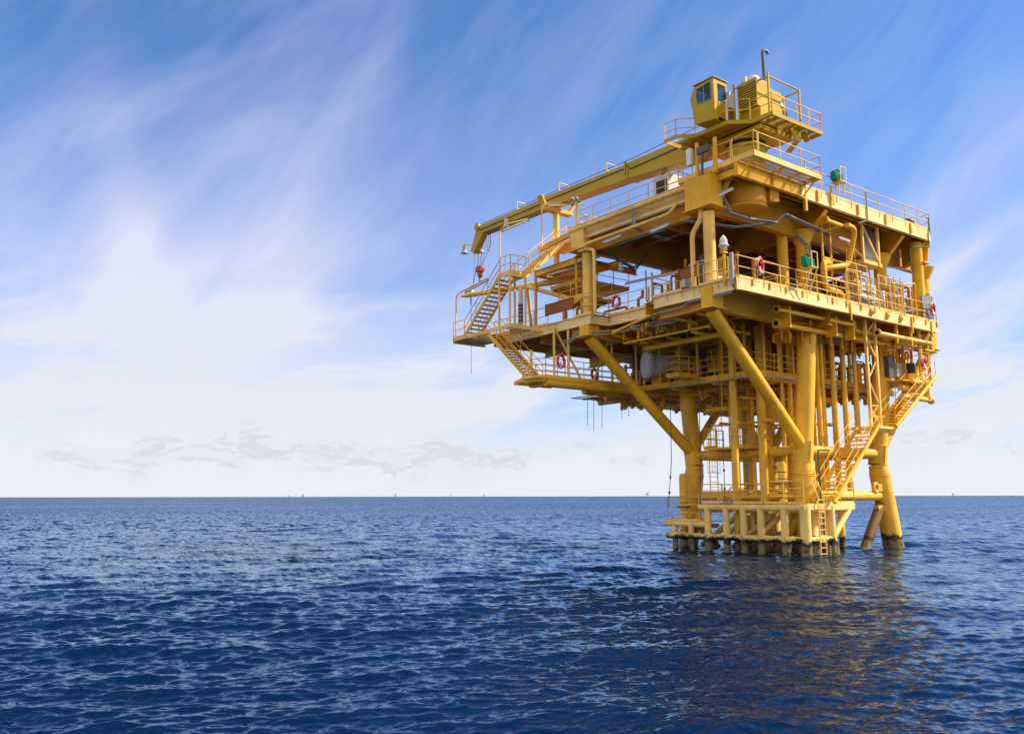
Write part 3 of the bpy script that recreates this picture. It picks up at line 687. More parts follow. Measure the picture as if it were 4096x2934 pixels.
# stair-head platform at roof level and the mezzanine below it
b = MB(); b.box(1.95, 3.4, 12.9, 16.9, UD - 0.25, UD - 0.05); b.beam((0.7, 12.95, UD - 0.3), (0.7, 16.2, UD - 0.6), 0.2, 0.3); hp = b.obj('stair_head', YEL, PF)
rail(hp, [(1.95, 14.9, UD), (1.95, 12.9, UD), (0.95, 12.8, UD)], sp=1.0); rail(hp, [(1.95, 16.3, UD), (3.4, 16.9, UD), (3.4, 13.0, UD)], sp=1.2)
b = MB(); b.ibeam((1.2, 13.2, 17.75), (6.5, 13.2, 17.75), 0.2, 0.4, 0.03); b.ibeam((1.3, 12.0, 17.7), (1.3, 17.4, 17.7), 0.2, 0.4, 0.03); b.ibeam((3.9, 12.0, 17.7), (3.9, 17.4, 17.7), 0.2, 0.4, 0.03); b.ibeam((1.2, 17.3, 17.7), (6.5, 17.3, 17.7), 0.2, 0.4, 0.03)
for x, y in ((1.3, 13.2), (1.3, 17.3), (3.9, 17.3)): b.tube((x, y, MD), (x, y, 17.4), 0.10, 10)
mz = b.obj('mezzanine', YEL, PF)
MB().box(1.4, 3.8, 13.3, 17.2, 17.56, 17.60).obj('floor_plate', YSHADE, mz)
b = MB(); b.box(2.0, 6.2, 13.6, 16.6, 16.35, 16.48); b.slab([(2.0, 13.6, 16.35), (3.4, 13.6, 15.9), (6.2, 13.6, 16.35)], (0, 0.05, 0)); b.slab([(2.0, 16.5, 16.35), (3.4, 16.5, 15.9), (6.2, 16.5, 16.35)], (0, 0.05, 0))
m2 = b.obj('mezzanine', YEL, PF); rail(m2, [(6.2, 13.6, 16.48), (2.0, 13.6, 16.48), (2.0, 16.6, 16.48), (6.2, 16.6, 16.48)], mat=YEL, sp=1.3)
# spare boom: long tube on struts beyond the left edge
b = MB(); b.tube((3.4, 14.4, 17.05), (-0.35, 23.2, 16.95), 0.21, 18, 0.17); b.tube((-0.35, 23.2, 16.95), (-0.48, 23.5, 16.95), 0.10, 10); b.tube((1.6, 18.6, 16.95), (1.3, 13.6, 15.1), 0.14, 14); b.tube((1.6, 18.6, 16.95), (3.0, 19.8, 13.5), 0.12, 12); fb = b.obj('tube_boom', YPALE, PF)
# box platform beside the left edge of the main deck
b = MB(); b.box(1.0, 3.4, 12.3, 14.6, 14.9, 15.1); b.tube((1.2, 12.6, MD), (1.2, 12.6, 14.9), 0.13, 10); b.tube((1.2, 14.3, MD), (1.2, 14.3, 14.9), 0.13, 10); b.slab([(1.0, 12.3, 14.9), (1.0, 14.6, 14.9), (1.0, 13.6, 14.55)], (2.0, 0, 0)); bp_ = b.obj('box_platform', YEL, PF)
rail(bp_, [(1.0, 12.3, 15.1), (1.0, 14.6, 15.1), (3.4, 14.6, 15.1), (3.4, 12.3, 15.1)], mat=YPALE, sp=1.1)

# ---------------- lower deck (cellar) at 9.7 with the long walkway on the left
CD = 9.75
b = MB(); b.box(5.7, 19.3, 3.35, 19.0, CD - 0.06, CD); b.obj('cellar_deck', GRATE, PF)
b = MB()
for y in (12.55, 14.3, 16.2, 17.9): b.tube((-0.6 + (y - 12.55) * 1.9 if y > 12.6 else -1.8, y, CD - 0.22), (19.2, y, CD - 0.22), 0.22, 14)
for y in (3.5, 6.5, 9.6): b.tube((5.8, y, CD - 0.22), (19.6, y, CD - 0.22), 0.20, 14)
for x in (8.0, 11.8, 15.8, 19.2): b.tube((x, 3.4, CD - 0.26), (x, 18.6, CD - 0.26), 0.19, 14)
b.obj('cellar_deck_frame', YEL, PF)
sb = MB()
for i in range(11):
    x = 6.4 + i * 1.25; sb.beam((x, 3.4, CD - 0.12), (x, 18.5, CD - 0.12), 0.09, 0.13)
for i in range(9):
    y = 4.4 + i * 1.6; sb.beam((5.8, y, CD - 0.2), (19.2, y, CD - 0.2), 0.09, 0.16)
sb.obj('floor_joists', YSHADE, PF)
b = MB(); b.beam((5.68, 3.3, CD - 0.1), (5.68, 12.4, CD - 0.1), 0.06, 0.24, upv=(0, 0, 1)); b.beam((5.68, 3.3, CD - 0.1), (19.3, 3.3, CD - 0.1), 0.06, 0.24, upv=(0, 0, 1)); b.obj('side_edge_beam', YEL, PF)
rail(PF, [(5.68, 12.3, CD), (5.68, 3.3, CD), (19.2, 3.3, CD)], mat=YEL, sp=1.5, rails=[1.08, 0.72, 0.36])
b = MB(); 
for o in (0, 0.16): b.path([(5.5 - o, 9.6, CD - 0.30), (5.5 - o, 3.15 - o, CD - 0.30), (14.5, 3.15 - o, CD - 0.30)], 0.055)
b.obj('cable_conduit', GREY, PF)
# walkway
W0, W1 = 12.5, 14.2
wk = MB(); wk.box(-1.9, 5.7, W0 + 0.05, W1, CD + 0.02, CD + 0.06); wk.box(-2.75, -1.2, 12.3, 13.7, CD - 0.02, CD + 0.02)
wk = wk.obj('walkway', GRATE, PF)
b = MB(); b.tube((-1.85, W0, CD + 0.0), (6.5, W0, CD + 0.0), 0.17, 14); b.tube((-1.85, W1, CD - 0.05), (6.5, W1, CD - 0.05), 0.15, 12)
b.beam((-2.75, 13.6, CD - 0.03), (-1.8, W0 - 0.05, CD - 0.03), 0.06, 0.28, upv=(0, 0, 1)); b.beam((-2.75, 13.6, CD - 0.05), (-2.2, 15.0, CD - 0.05), 0.06, 0.24, upv=(0, 0, 1))
b.beam((-1.2, W0, CD - 0.22), (-1.2, 14.6, CD - 0.22), 0.4, 0.12); b.beam((-2.7, 14.2, CD - 0.16), (0.0, 14.2, CD - 0.16), 0.08, 0.2)
for x in (0.5, 2.2, 3.9): b.beam((x, W0, CD - 0.1), (x, W1, CD - 0.1), 0.08, 0.14)
b.obj('edge_tube', YEL, wk)
rail(wk, [(-2.7, 13.55, CD + 0.05), (-1.8, W0, CD + 0.15), (5.6, W0, CD + 0.15)], mat=YPALE, sp=1.35, rails=[1.08, 0.72, 0.36])
rail(wk, [(-1.2, W1, CD + 0.05), (5.6, W1, CD + 0.05)], mat=YEL, sp=1.6, rails=[1.08, 0.72, 0.36])
b = MB(); b.box(-2.35, -2.22, 13.2, 13.3, CD, CD + 1.75); b.obj('gate_post', YPALE, wk)
hg = MB()
for x, x2, w_ in ((-1.15, -1.15, 0.075), (-0.05, -0.05, 0.085), (-1.1, 1.0, .07), (3.4, 1.9, .065), (3.5, 3.5, .085), (5.6, 5.6, .085), (6.3, 6.3, .085)): MB().tube((x2, W0, CD + .1), (x, W0, 12.8), w_, 10).obj('hanger', YPALE, PF)
# hangers, rods and pipes between the cellar and the main deck
hg = MB()
for x, y in ((5.75, 9.0), (5.75, 7.6), (5.9, 5.9), (5.75, 4.2), (6.3, 3.3), (7.6, 3.3), (8.9, 3.3), (5.75, 10.6), (10.6, 3.3), (12.0, 3.3), (14.6, 3.3), (17.5, 3.3)): MB().tube((x, y, CD - 0.1), (x, y, 12.6), 0.075, 8).obj('hanger', YEL, PF)
# small look-out balconies outboard of the cellar deck
def balcony(x0, x1, y0, y1, z):
    b = MB(); b.box(x0, x1, y0, y1, z - 0.12, z - 0.02); p = b.obj('balcony', YEL, PF)
    rail(p, [(x1, y0, z), (x0, y0, z), (x0, y1, z), (x1, y1, z)], mat=YEL, sp=1.0, rails=[1.1, 0.73, 0.36])
balcony(4.1, 5.9, 7.6, 8.6, 9.95); balcony(6.2, 11.2, 6.3, 7.2, 10.35)
# ---------------- stairs on the left
L0 = 13.35
b = MB()
b.beam((-2.5, 15.0, L0 - 0.12), (-2.5, 20.6, L0 - 0.12), 0.06, 0.24, upv=(0, 0, 1)); b.beam((-2.5, 15.0, L0 - 0.12), (0, 15.0, L0 - 0.12), 0.06, 0.24, upv=(0, 0, 1)); b.beam((-1.25, 15.0, L0 - 0.14), (-1.25, 18.6, L0 - 0.14), 0.06, 0.26, upv=(0, 0, 1))
b.beam((-2.5, 18.7, L0 - 0.18), (0, 18.7, L0 - 0.18), 0.3, 0.30); b.box(-2.6, -0.1, 19.6, 21.2, L0 - 0.22, L0 - 0.05); b.beam((-2.6, 21.2, L0 - 0.2), (0, 21.2, L0 - 0.2), 0.1, 0.3)
ld_ = b.obj('stair_landing', YPALE, PF)
MB().box(-2.45, -0.12, 15.05, 16.5, L0 - 0.04, L0 - 0.02).obj('grating', GRATE, ld_)
rail(ld_, [(-2.6, 19.9, L0 - 0.05), (-2.6, 21.2, L0 - 0.05), (-0.2, 21.2, L0 - 0.05)], sp=1.1)
b = MB()
MZ = 16.6
b.beam((-2.5, 15.0, MZ - 0.14), (-1.3, 15.0, MZ - 0.14), 0.06, 0.28, upv=(0, 0, 1)); b.beam((-2.5, 15.0, MZ - 0.10), (-2.5, 16.1, MZ - 0.10), 0.06, 0.2, upv=(0, 0, 1)); b.box(-2.5, -1.3, 15.0, 16.1, MZ - 0.02, MZ + 0.01); b.beam((-1.3, 15.0, MZ - 0.1), (-1.3, 16.1, MZ - 0.1), 0.06, 0.2, upv=(0, 0, 1))
for x, y in ((-2.5, 15.05), (-1.3, 15.05), (-2.5, 16.15), (-1.3, 16.15)): b.beam((x, y, L0), (x, y, MZ - 0.1), 0.10, 0.10)
sl_ = b.obj('stair_landing', YPALE, PF)
rail(sl_, [(-2.5, 16.1, MZ), (-2.5, 15.0, MZ), (-1.3, 15.0, MZ)], sp=0.6)
staircase(PF, (-2.45, 20.1, L0), (-2.45, 16.15, MZ), (1.1, 0, 0), YEL, railh=1.0, n=15)
staircase(PF, (-1.3, 15.0, MZ - 0.12), (1.95, 15.0, 19.2), (0, 1.1, 0), YPALE, railh=1.05)
staircase(PF, (-2.45, 17.6, L0 - 0.1), (-2.35, 13.4, CD), (1.05, 0, 0), YEL, railh=1.0, n=17)
# ---------------- stair tower and stairs on the right
ST = 6.85
b = MB()
for x, y in ((12.05, 0.6), (13.05, 0.6)): b.beam((x, y, ST), (x, y, 13.0), 0.15, 0.15)
for i, (z0, z1) in enumerate(((7.0, 8.3), (9.8, 11.4), (8.3, 9.8), (11.4, 12.7))):
    a, c = ((12.05, 13.05) if i % 2 else (13.05, 12.05)) if i < 2 else ((12.05, 13.05) if i == 2 else (12.05, 13.05))
for z0, z1, s in ((6.95, 7.9, 1), (8.1, 9.5, 1), (9.5, 10.75, 0), (10.75, 12.0, 1), (12.0, 13.0, 0)):
    b.beam((12.05, 0.6, z1 if s else z0), (13.05, 0.6, z0 if s else z1), 0.07, 0.07)
for z in (7.45, 8.05): b.beam((12.05, 0.6, z), (13.05, 0.6, z), 0.06, 0.06)
b.obj('stair_tower', YPALE, PF)
b = MB(); b.box(11.6, 13.4, -0.1, 1.6, ST - 0.16, ST - 0.02); b.tube((11.6, 0.3, ST - 0.2), (13.3, 0.3, ST - 0.2), 0.14, 12); sl_ = b.obj('stair_landing', YPALE, PF)
rail(sl_, [(11.0, 3.6, ST), (11.0, 4.6, ST), (12.6, 4.6, ST)], sp=0.8)
staircase(PF, (6.9, -0.15, 2.65), (11.55, -0.15, ST), (0, 1.25, 0), YEL, tube_r=0.11, n=19, railh=1.0)
staircase(PF, (13.3, -0.15, ST), (17.9, -0.3, 10.05), (0, 1.25, 0), YEL, tube_r=0.11, n=16, railh=1.0)
MB().slab([(16.0, 2.0, 6.1), (16.05, 2.0, 7.2), (19.6, 2.0, 10.0), (19.2, 2.0, 9.2)], (0, 0.25, 0)).obj('raking_strut', YPALE, PF)
# right-hand end of the cellar level: stub tubes, corner platform
b = MB(); b.tube((14.6, -0.7, 9.50), (17.4, -0.55, 9.75), 0.01, 6)
b.tube((16.3, 0.35, 9.72), (18.6, 0.35, 9.72), 0.13, 14); b.tube((15.8, 0.8, 9.35), (18.1, 0.8, 9.35), 0.20, 16); b.tube((15.3, 0.4, 8.75), (18.45, 0.4, 8.72), 0.15, 16); b.ball((18.5, 0.4, 8.72), 0.24, 14); b.tube((18.1, 0.4, 8.8), (18.1, 0.4, 9.7), 0.22, 14)
b.obj('cellar_deck_frame', YPALE, PF)
b = MB(); b.box(15.4, 18.6, 0.4, 3.3, 9.72, 9.78); ep = b.obj('corner_platform', YEL, PF)
rail(ep, [(17.4, 0.35, 9.8), (18.6, 0.35, 9.8), (18.6, 3.0, 9.8)], mat=YEL, sp=0.8, rails=[1.8, 1.1, 0.5])
b = MB(); b.tube((17.7, 0.45, 9.8), (17.7, 0.45, 12.9), 0.12, 12); b.tube((18.6, 0.45, 9.7), (18.6, 0.45, 12.6), 0.07, 10); b.tube((18.9, 0.5, 9.8), (18.9, 0.5, 12.6), 0.04, 8); b.box(17.9, 18.3, 1.5, 2.0, 9.8, 11.5); b.obj('hanger', YPALE, PF)
b = MB(); b.slab([(19.0, 0.3, 12.9), (18.6, 0.3, 12.9), (17.9, 0.3, 12.2), (18.3, 0.3, 12.2)], (0, 0.08, 0)); b.beam((19.05, 0.35, 12.9), (19.05, 0.35, 11.75), 0.12, 0.25); b.beam((18.1, 0.35, 11.8), (19.0, 0.35, 11.8), 0.1, 0.1); b.obj('knee_brace', YEL, PF)
# ---------------- conductors and risers down to the sea
cp = [(10.18, 2.6, .13), (10.62, 2.6, .12), (11.72, 2.6, .15), (12.83, 2.6, .14), (14.0, 2.6, .14), (5.6, 5.0, .17), (7.3, 4.4, .22), (9.2, 5.4, .20), (9.6, 4.6, .14), (8.9, 3.6, .13), (10.9, 5.2, .2), (11.5, 7.2, .2), (9.9, 7.6, .2), (10.4, 4.4, .17), (11.9, 5.6, .17), (8.3, 5.8, .1), (9.0, 6.6, .13), (8.2, 7.2, .12), (10.0, 3.7, .1), (11.0, 3.5, .09), (7.9, 3.4, .08), (6.6, 5.6, .09)]
for i, (x, y, r) in enumerate(cp):
    y = max(y, 2.6); top = 12.6
    z0 = 6.7 if x > 13.5 else (3.2 if x > 12.5 else -2.5)
    b = MB(); b.tube((x, y, z0), (x, y, 9.0), r * 1.15, 14); b.tube((x, y, 9.0), (x, y, top), r, 14)
    for z in (9.0, 6.3): b.tube((x, y, z - 0.03), (x, y, z + 0.03), r * 1.35, 14)
    b.obj('riser_pipe', YPILE, PF)
# closed pipe loop under the cellar deck
b = MB(); lp = [V((9.2 + 1.9 * math.cos(t_), 7.6 + 1.7 * math.sin(t_), 8.1)) for t_ in np.linspace(0, 2 * math.pi, 40, endpoint=False)]
b.sweep(lp, 0.17, 12, True); b.obj('pipe_loop', YEL, PF)
b = MB(); lp = [V((13.4 + 1.6 * math.cos(t_), 5.6 + 1.6 * math.sin(t_), 8.7)) for t_ in np.linspace(0, 2 * math.pi, 40, endpoint=False)]
b.sweep(lp, 0.2, 12, True); b.obj('pipe_loop', YEL, PF)
# ladders under the cellar deck
ladder(PF, 6.1, 5.9, 7.9, 12.3, (0.8, -0.6), mat=YEL); ladder(PF, 6.9, 6.0, 5.85, 8.6, (0.8, -0.6), w=0.6, mat=YEL); ladder(PF, 6.6, 7.4, 2.6, 6.9, (0.8, -0.6), mat=YEL)
b = MB(); b.box(6.4, 8.2, 5.0, 7.9, 5.66, 5.78); p = b.obj('ladder_platform', YEL, PF)
rail(p, [(6.4, 7.0, 5.78), (6.4, 7.9, 5.78), (8.2, 7.9, 5.78)], mat=YEL, sp=0.7); rail(p, [(8.2, 5.0, 5.78), (6.4, 5.0, 5.78), (6.4, 6.0, 5.78)], mat=YEL, sp=0.7)
# pipe runs hung along the front edge
def pipe(pts, r, mat=YEL, name='pipe', rad=0.4, flange=()):
    b = MB(); b.bend(pts, r, rad, 12)
    for i in flange:
        p = V(pts[i]); q = V(pts[i + 1]) if i + 1 < len(pts) else V(pts[i - 1]); d = (q - p).normalized(); b.tube(p, p + d * 0.07, r * 1.9, 16)
        s, u = frame(d)
        for k in range(8):
            o = (s * math.cos(k * math.pi / 4) + u * math.sin(k * math.pi / 4)) * r * 1.55; b.tube(p + o - d * 0.03, p + o + d * 0.1, 0.018, 6)
    return b.obj(name, mat, PF)
pipe([(4.0, 0.7, 12.55), (11.0, 0.7, 12.55)], 0.11, flange=(0,)); pipe([(4.6, 1.2, 11.95), (18.2, 1.2, 11.95)], 0.14, flange=(0,))
pipe([(11.5, 0.9, 12.8), (11.5, 0.9, 12.3), (18.4, 0.3, 12.15)], 0.10); pipe([(12.6, 0.2, 12.2), (18.6, 0.2, 12.2)], 0.12, YPALE, flange=(0,))
b = MB()
for x in (5.0, 9.2, 10.9): b.box(x, x + 0.1, 0.6, 1.3, 11.7, 12.8)
for x in (14.6, 16.2): b.box(x, x + 0.09, 0.1, 0.25, 11.8, 13.0)
b.obj('pipe_support', YEL, PF)
for y in (3.0, 4.6, 6.6, 8.0): pipe([(0.5, y, 12.3), (2.4, y, 12.25), (3.2, y + 1, 12.0), (6, y + 1, 12.0)], 0.10)
pipe([(0.1, 5.9, 12.6), (0.6, 9.5, 12.2), (3.5, 9.9, 12.0)], 0.09); pipe([(1.6, 3.2, 11.75), (1.6, 9.5, 11.75)], 0.07); MB().ibeam((3.4, 3.0, 11.75), (3.4, 9.6, 11.75), 0.2, 0.25, 0.02).obj('runway_beam', YEL, PF)
for y in (4.4, 8.2): b = MB(); b.box(1.5, 1.62, y, y + 0.1, 11.6, 12.4); b.box(1.5, 2.3, y, y + 0.1, 11.6, 11.7); b.obj('pipe_support', YEL, PF)
# conduits along the outer left face of the main deck
b = MB()
b.path([(-0.02, 0.3, 12.78), (-0.02, 3.1, 12.80), (0.05, 3.5, 12.62), (0.05, 5.6, 12.60), (0.25, 5.8, 12.35)], 0.045)
for o in (0, 0.16): b.path([(0.9, 4.6, 12.35 - o), (1.0, 10.0, 12.50 - o), (0.1, 10.6, 12.42 - o), (-0.1, 11.6, 12.52 - o), (-0.1, 12.2, 12.22 - o), (-0.1, 12.9, 12.22 - o)], 0.045)
b.obj('cable_conduit', GREY, PF)
# cable trays under the upper deck
def tray(pts, w=0.26, mat=GREY):
    b = MB(); pts = [V(p) for p in pts]
    for a, c in zip(pts[:-1], pts[1:]):
        d = (c - a).normalized(); s = d.cross(V((0, 0, 1)))
        s = s.normalized() if s.length > 0.2 else V((0, 1, 0))
        for k in (-1, 1): b.beam(a + s * k * w / 2, c + s * k * w / 2, 0.03, 0.07)
        n = max(1, int((c - a).length / 0.28))
        for i in range(n): p = lerp(a, c, (i + 0.5) / n); b.beam(p - s * w / 2, p + s * w / 2, 0.04, 0.03)
        for k in (-0.5, 0.3): b.tube(a + s * k * w / 2 + V((0, 0, .03)), c + s * k * w / 2 + V((0, 0, .03)), 0.022, 6)
    return b.obj('cable_tray', mat, PF)
tray([(0.3, 2.0, 18.45), (0.9, 1.3, 18.0), (1.2, 1.2, 17.3), (2.0, 0.7, 17.0), (4.6, 0.9, 17.35), (5.0, 0.6, 17.8), (9.5, 0.9, 17.6)]); tray([(0.2, 3.4, 17.25), (2.6, 2.0, 17.0), (4.8, 1.0, 17.4)])
tray([(-0.05, 6.8, 18.6), (-0.05, 6.8, 17.8), (0.8, 6.6, 17.45), (2.5, 6.6, 17.4)], 0.25); tray([(0.4, 8.6, 17.15), (0.4, 6.6, 17.2), (0.6, 5.0, 17.2)], 0.3, DGREY)
tray([(0.1, 10.7, 17.45), (1.4, 10.0, 17.1), (1.4, 9.6, 16.7), (2.4, 9.2, 16.3), (2.6, 8.4, 17.1)], 0.3, DGREY); tray([(9.5, 0.9, 17.6), (10.2, 1.4, 16.9), (10.9, 1.4, 16.8)], 0.3); tray([(7.4, 1.6, 17.4), (8.0, 1.3, 16.8), (7.9, 1.3, 13.6)], 0.3)
MB().tube((0.0, 3.2, 18.05), (0.0, 11.6, 18.12), 0.03, 8).obj('cable_conduit', GREY, PF)
pipe([(-0.1, 3.5, 18.2), (-0.1, 4.1, 17.75), (0.0, 11, 17.75)], 0.10, YPALE); pipe([(8.0, 0.2, 18.0), (9.6, 0.2, 17.95)], 0.12, flange=(0,)); pipe([(9.8, -0.05, 17.95), (10.6, -0.05, 17.9), (10.6, 0.5, 15.9), (9.2, 0.6, 15.6), (8.6, 0.9, 15.4)], 0.15)
pipe([(9.3, 0.9, 15.9), (8.6, 0.8, 15.85), (8.5, 0.7, 14.3), (9.9, 0.6, 14.2), (9.9, 0.6, 13.5)], 0.17)
b = MB()
for x in (8.6, 9.4): b.beam((x, 0.8, 15.2), (x, 0.8, 18.6), 0.10, 0.10)
b.beam((8.6, 0.8, 16.1), (11.2, 0.8, 16.1), 0.1, 0.12); b.beam((8.6, 0.8, 15.0), (11.6, 0.8, 15.0), 0.1, 0.12); b.beam((8.7, 0.8, 17.6), (10.6, 0.3, 18.3), 0.16, 0.12); b.obj('pipe_rack', YEL, PF)
ladder(PF, 11.0, 0.7, 13.6, 17.1, (1, 0), mat=YEL)
# drain line at the far right corner
b = MB(); b.bend([(18.5, -0.12, 20.1), (18.75, -0.15, 20.1), (18.75, -0.15, 19.2), (18.6, -0.15, 19.1), (18.6, -0.15, 18.2), (17.3, 0.4, 18.1), (17.3, 0.4, 16.6), (14.6, 0.6, 16.5)], 0.035, 0.06, 8); b.obj('drain_pipe', GPIPE, PF)
b = MB(); b.bend([(10.6, 1.0, 12.4), (10.6, 1.0, 11.7), (8.7, 1.6, 11.3)], 0.04, 0.06, 8); b.bend([(8.0, 0.7, 5.4), (7.0, 0.7, 5.4), (7.0, 0.7, 2.6)], 0.05, 0.1, 8); b.obj('drain_pipe', GPIPE, PF)
b = MB(); b.path([(11.95, -0.15, 20.3), (11.8, -0.15, 20.3), (11.8, -0.15, 18.6), (11.2, 0.1, 18.4)], 0.04); b.obj('cable_conduit', GREY, PF)
# process pipework standing on the main deck, inside
random.seed(11)
def pipework(x0, x1, y0, y1, z0, h, n, mats, rs=(0.04, 0.1), single=True):
    for mt_ in mats:
        B_ = MB()
        for _ in range(n):
            b = MB() if single else B_
            x, y = random.uniform(x0, x1), random.uniform(y0, y1); z = z0 + random.uniform(0.4, h); r = random.uniform(*rs)
            dx, dy = random.choice(((1, 0), (-1, 0), (0, 1), (0, -1))); L = random.uniform(0.6, 2.4)
            x2, y2 = min(x1, max(x0, x + dx * L)), min(y1, max(y0, y + dy * L))
            b.bend([(x, y, z0), (x, y, z), (x2, y2, z), (x2, y2, z0 if random.random() < .6 else z0 + h)], r, 0.2, 8)
            if random.random() < .7:
                zm = z0 + (z - z0) * 0.5; b.tube((x, y, zm - 0.06), (x, y, zm + 0.06), r * 2.0, 10); b.tube((x - 0.16, y, zm + .05), (x + .16, y, zm + .05), 0.02, 6)
            if single: b.obj('process_pipe', mt_, PF)
        if not single: B_.obj('small_pipework', mt_, PF)['kind'] = 'stuff'
pipework(2.2, 6.5, 3.5, 10.0, MD, 2.2, 5, (YSHADE, LGREY)); pipework(12.0, 18.3, 1.2, 3.4, MD, 1.9, 9, (YEL, LGREY, YSHADE)); pipework(16.2, 18.6, 0.7, 2.6, MD, 2.6, 6, (YEL, YSHADE), (0.03, 0.07))
pipework(9.5, 18.6, 0.5, 1.6, MD, 2.2, 7, (YEL, YPALE), (0.03, 0.06)); pipework(5.5, 19, 1.0, 3.0, 11.2, 1.2, 40, (YSHADE,), (0.04, 0.08), single=False); pipework(0.6, 5.4, 2.5, 9.8, 11.9, 0.6, 18, (YSHADE,), (0.04, 0.09), single=False)
pipework(3.0, 7.0, 10.5, 17.5, MD, 2.0, 7, (YEL,)); pipework(7.0, 17.0, 5.0, 15.0, CD, 1.9, 30, (YSHADE, DGREY, YEL), single=False); pipework(15.0, 18.3, 1.2, 5.0, CD, 2.2, 10, (YEL,)); pipework(8, 17, 3.6, 8, CD, 2.4, 20, (YSHADE,), single=False)
pipework(0.6, 7.5, 1.2, 3.0, MD, 1.1, 6, (LGREY, YSHADE), (0.03, 0.06)); pipework(2.2, 18.3, 2.5, 11.0, MD, 2.4, 30, (YSHADE, DGREY), single=False)
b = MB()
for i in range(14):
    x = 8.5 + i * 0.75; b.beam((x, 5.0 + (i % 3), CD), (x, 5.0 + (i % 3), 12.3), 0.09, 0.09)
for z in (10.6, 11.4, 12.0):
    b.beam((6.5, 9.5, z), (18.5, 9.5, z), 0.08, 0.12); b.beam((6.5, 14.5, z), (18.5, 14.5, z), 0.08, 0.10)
b.obj('pipe_rack', YSHADE, PF)
b = MB(); b.box(9, 15, 12.0, 12.3, 10.2, 12.2); b.box(12.5, 14.0, 8.4, 9.2, CD, 11.9); b.obj('dark_backing_wall', PLATE, PF)  # dark walls added to block the sky and darken the bays behind the clutter
b = MB(); b.box(8.8, 14.8, 5.5, 5.7, MD, 16.4); b.box(3.5, 8.0, 5.9, 6.1, MD, 15.3); b.box(14.8, 15.0, 3.0, 5.5, MD, 16.4); b.obj('dark_backing_wall', PLATE, PF)
for x, y, r, h in ((12.0, 4.0, 0.7, 2.6), (6.4, 8.0, 0.55, 2.3), (17.0, 2.4, 0.4, 2.2)):
    b = MB(); b.tube((x, y, MD), (x, y, MD + h), r, 20); b.ball((x, y, MD + h), r, 16, 0.5); b.tube((x, y, MD + h), (x, y, MD + h + 0.8), 0.09, 10); b.obj('process_vessel', YSHADE if r > .5 else LGREY, PF)

# machinery boxes and tanks crowding the cellar deck
random.seed(21)
for i in range(16):
    x, y = random.uniform(7.5, 17.5), random.uniform(5.5, 13.5); w, d_, h_ = random.uniform(.4, 1.3), random.uniform(.4, 1.2), random.uniform(.8, 2.0)
    b = MB(); b.box(x, x + w, y, y + d_, CD + .15, CD + h_); b.box(x + .08, x + w - .08, y - .03, y - .002, CD + .4, CD + h_ - .15)
    if i % 3 == 0: b.tube((x + w / 2, y + d_ / 2, CD + h_), (x + w / 2, y + d_ / 2, 12.4), 0.09, 10)
    b.obj('machinery_box', random.choice((DGREY, YSHADE, PLATE, GREY)), PF)
for x, y, r in ((7.2, 5.2, .35), (15.2, 7.0, .45), (10.2, 11.0, .5), (13.8, 4.2, .28)):
    b = MB(); b.tube((x, y, CD), (x, y, CD + 1.7), r, 18); b.ball((x, y, CD + 1.7), r, 14, .5); b.tube((x, y, CD + 1.8), (x, y, 12.3), .07, 8); b.obj('process_vessel', YSHADE, PF)

b = MB(); b.box(7.6, 13.6, 14.8, 14.9, CD, 12.5); b.obj('dark_backing_wall', PLATE, PF)  # more added dark walls, closing sky gaps behind the pipework
b = MB(); b.box(15.0, 18.6, 14.8, 14.9, CD, 12.5); b.obj('dark_backing_wall', PLATE, PF)
b = MB(); b.box(15.0, 18.4, 5.5, 5.7, MD, 15.6); b.obj('dark_backing_wall', PLATE, PF)
b = MB(); b.box(8.6, 17.0, 9.0, 9.2, MD, 17.3); b.obj('dark_backing_wall', PLATE, PF)
pipework(6.5, 18, 3.8, 16, 8.75, 0.5, 34, (YSHADE, YEL), (0.07, 0.15), single=False)
pipework(12.0, 18.5, 0.8, 3.0, MD, 2.6, 30, (YEL, LGREY), (0.025, 0.05), single=False)
b = MB()
for x in (12.6, 13.4, 14.9, 15.7, 16.6, 17.4): b.tube((x, 1.6 + (x % 1) * .8, MD), (x, 1.6 + (x % 1) * .8, MD + 2.6), 0.04, 8)
for z in (14.3, 15.0, 15.7): b.tube((12.6, 1.9, z), (17.4, 1.9, z), 0.035, 8)
b.obj('pipe_rack', YEL, PF)

# light cross members, gratings and small platforms between the risers
for z, y in ((7.2, 4.0), (7.2, 7.0), (8.6, 5.5)):
    MB().beam((6.8, y, z), (13.6, y, z), 0.10, 0.14).obj('riser_guide', YEL, PF)
for x in (8.0, 10.6, 12.6): MB().beam((x, 3.4, 7.2), (x, 8.6, 7.2), 0.10, 0.12).obj('riser_guide', YEL, PF)
b = MB(); b.box(8.2, 10.6, 3.6, 5.2, 7.27, 7.31); g_ = b.obj('access_platform', YEL, PF); rail(g_, [(8.2, 5.2, 7.31), (8.2, 3.6, 7.31), (10.6, 3.6, 7.31)], mat=YEL, sp=0.8)
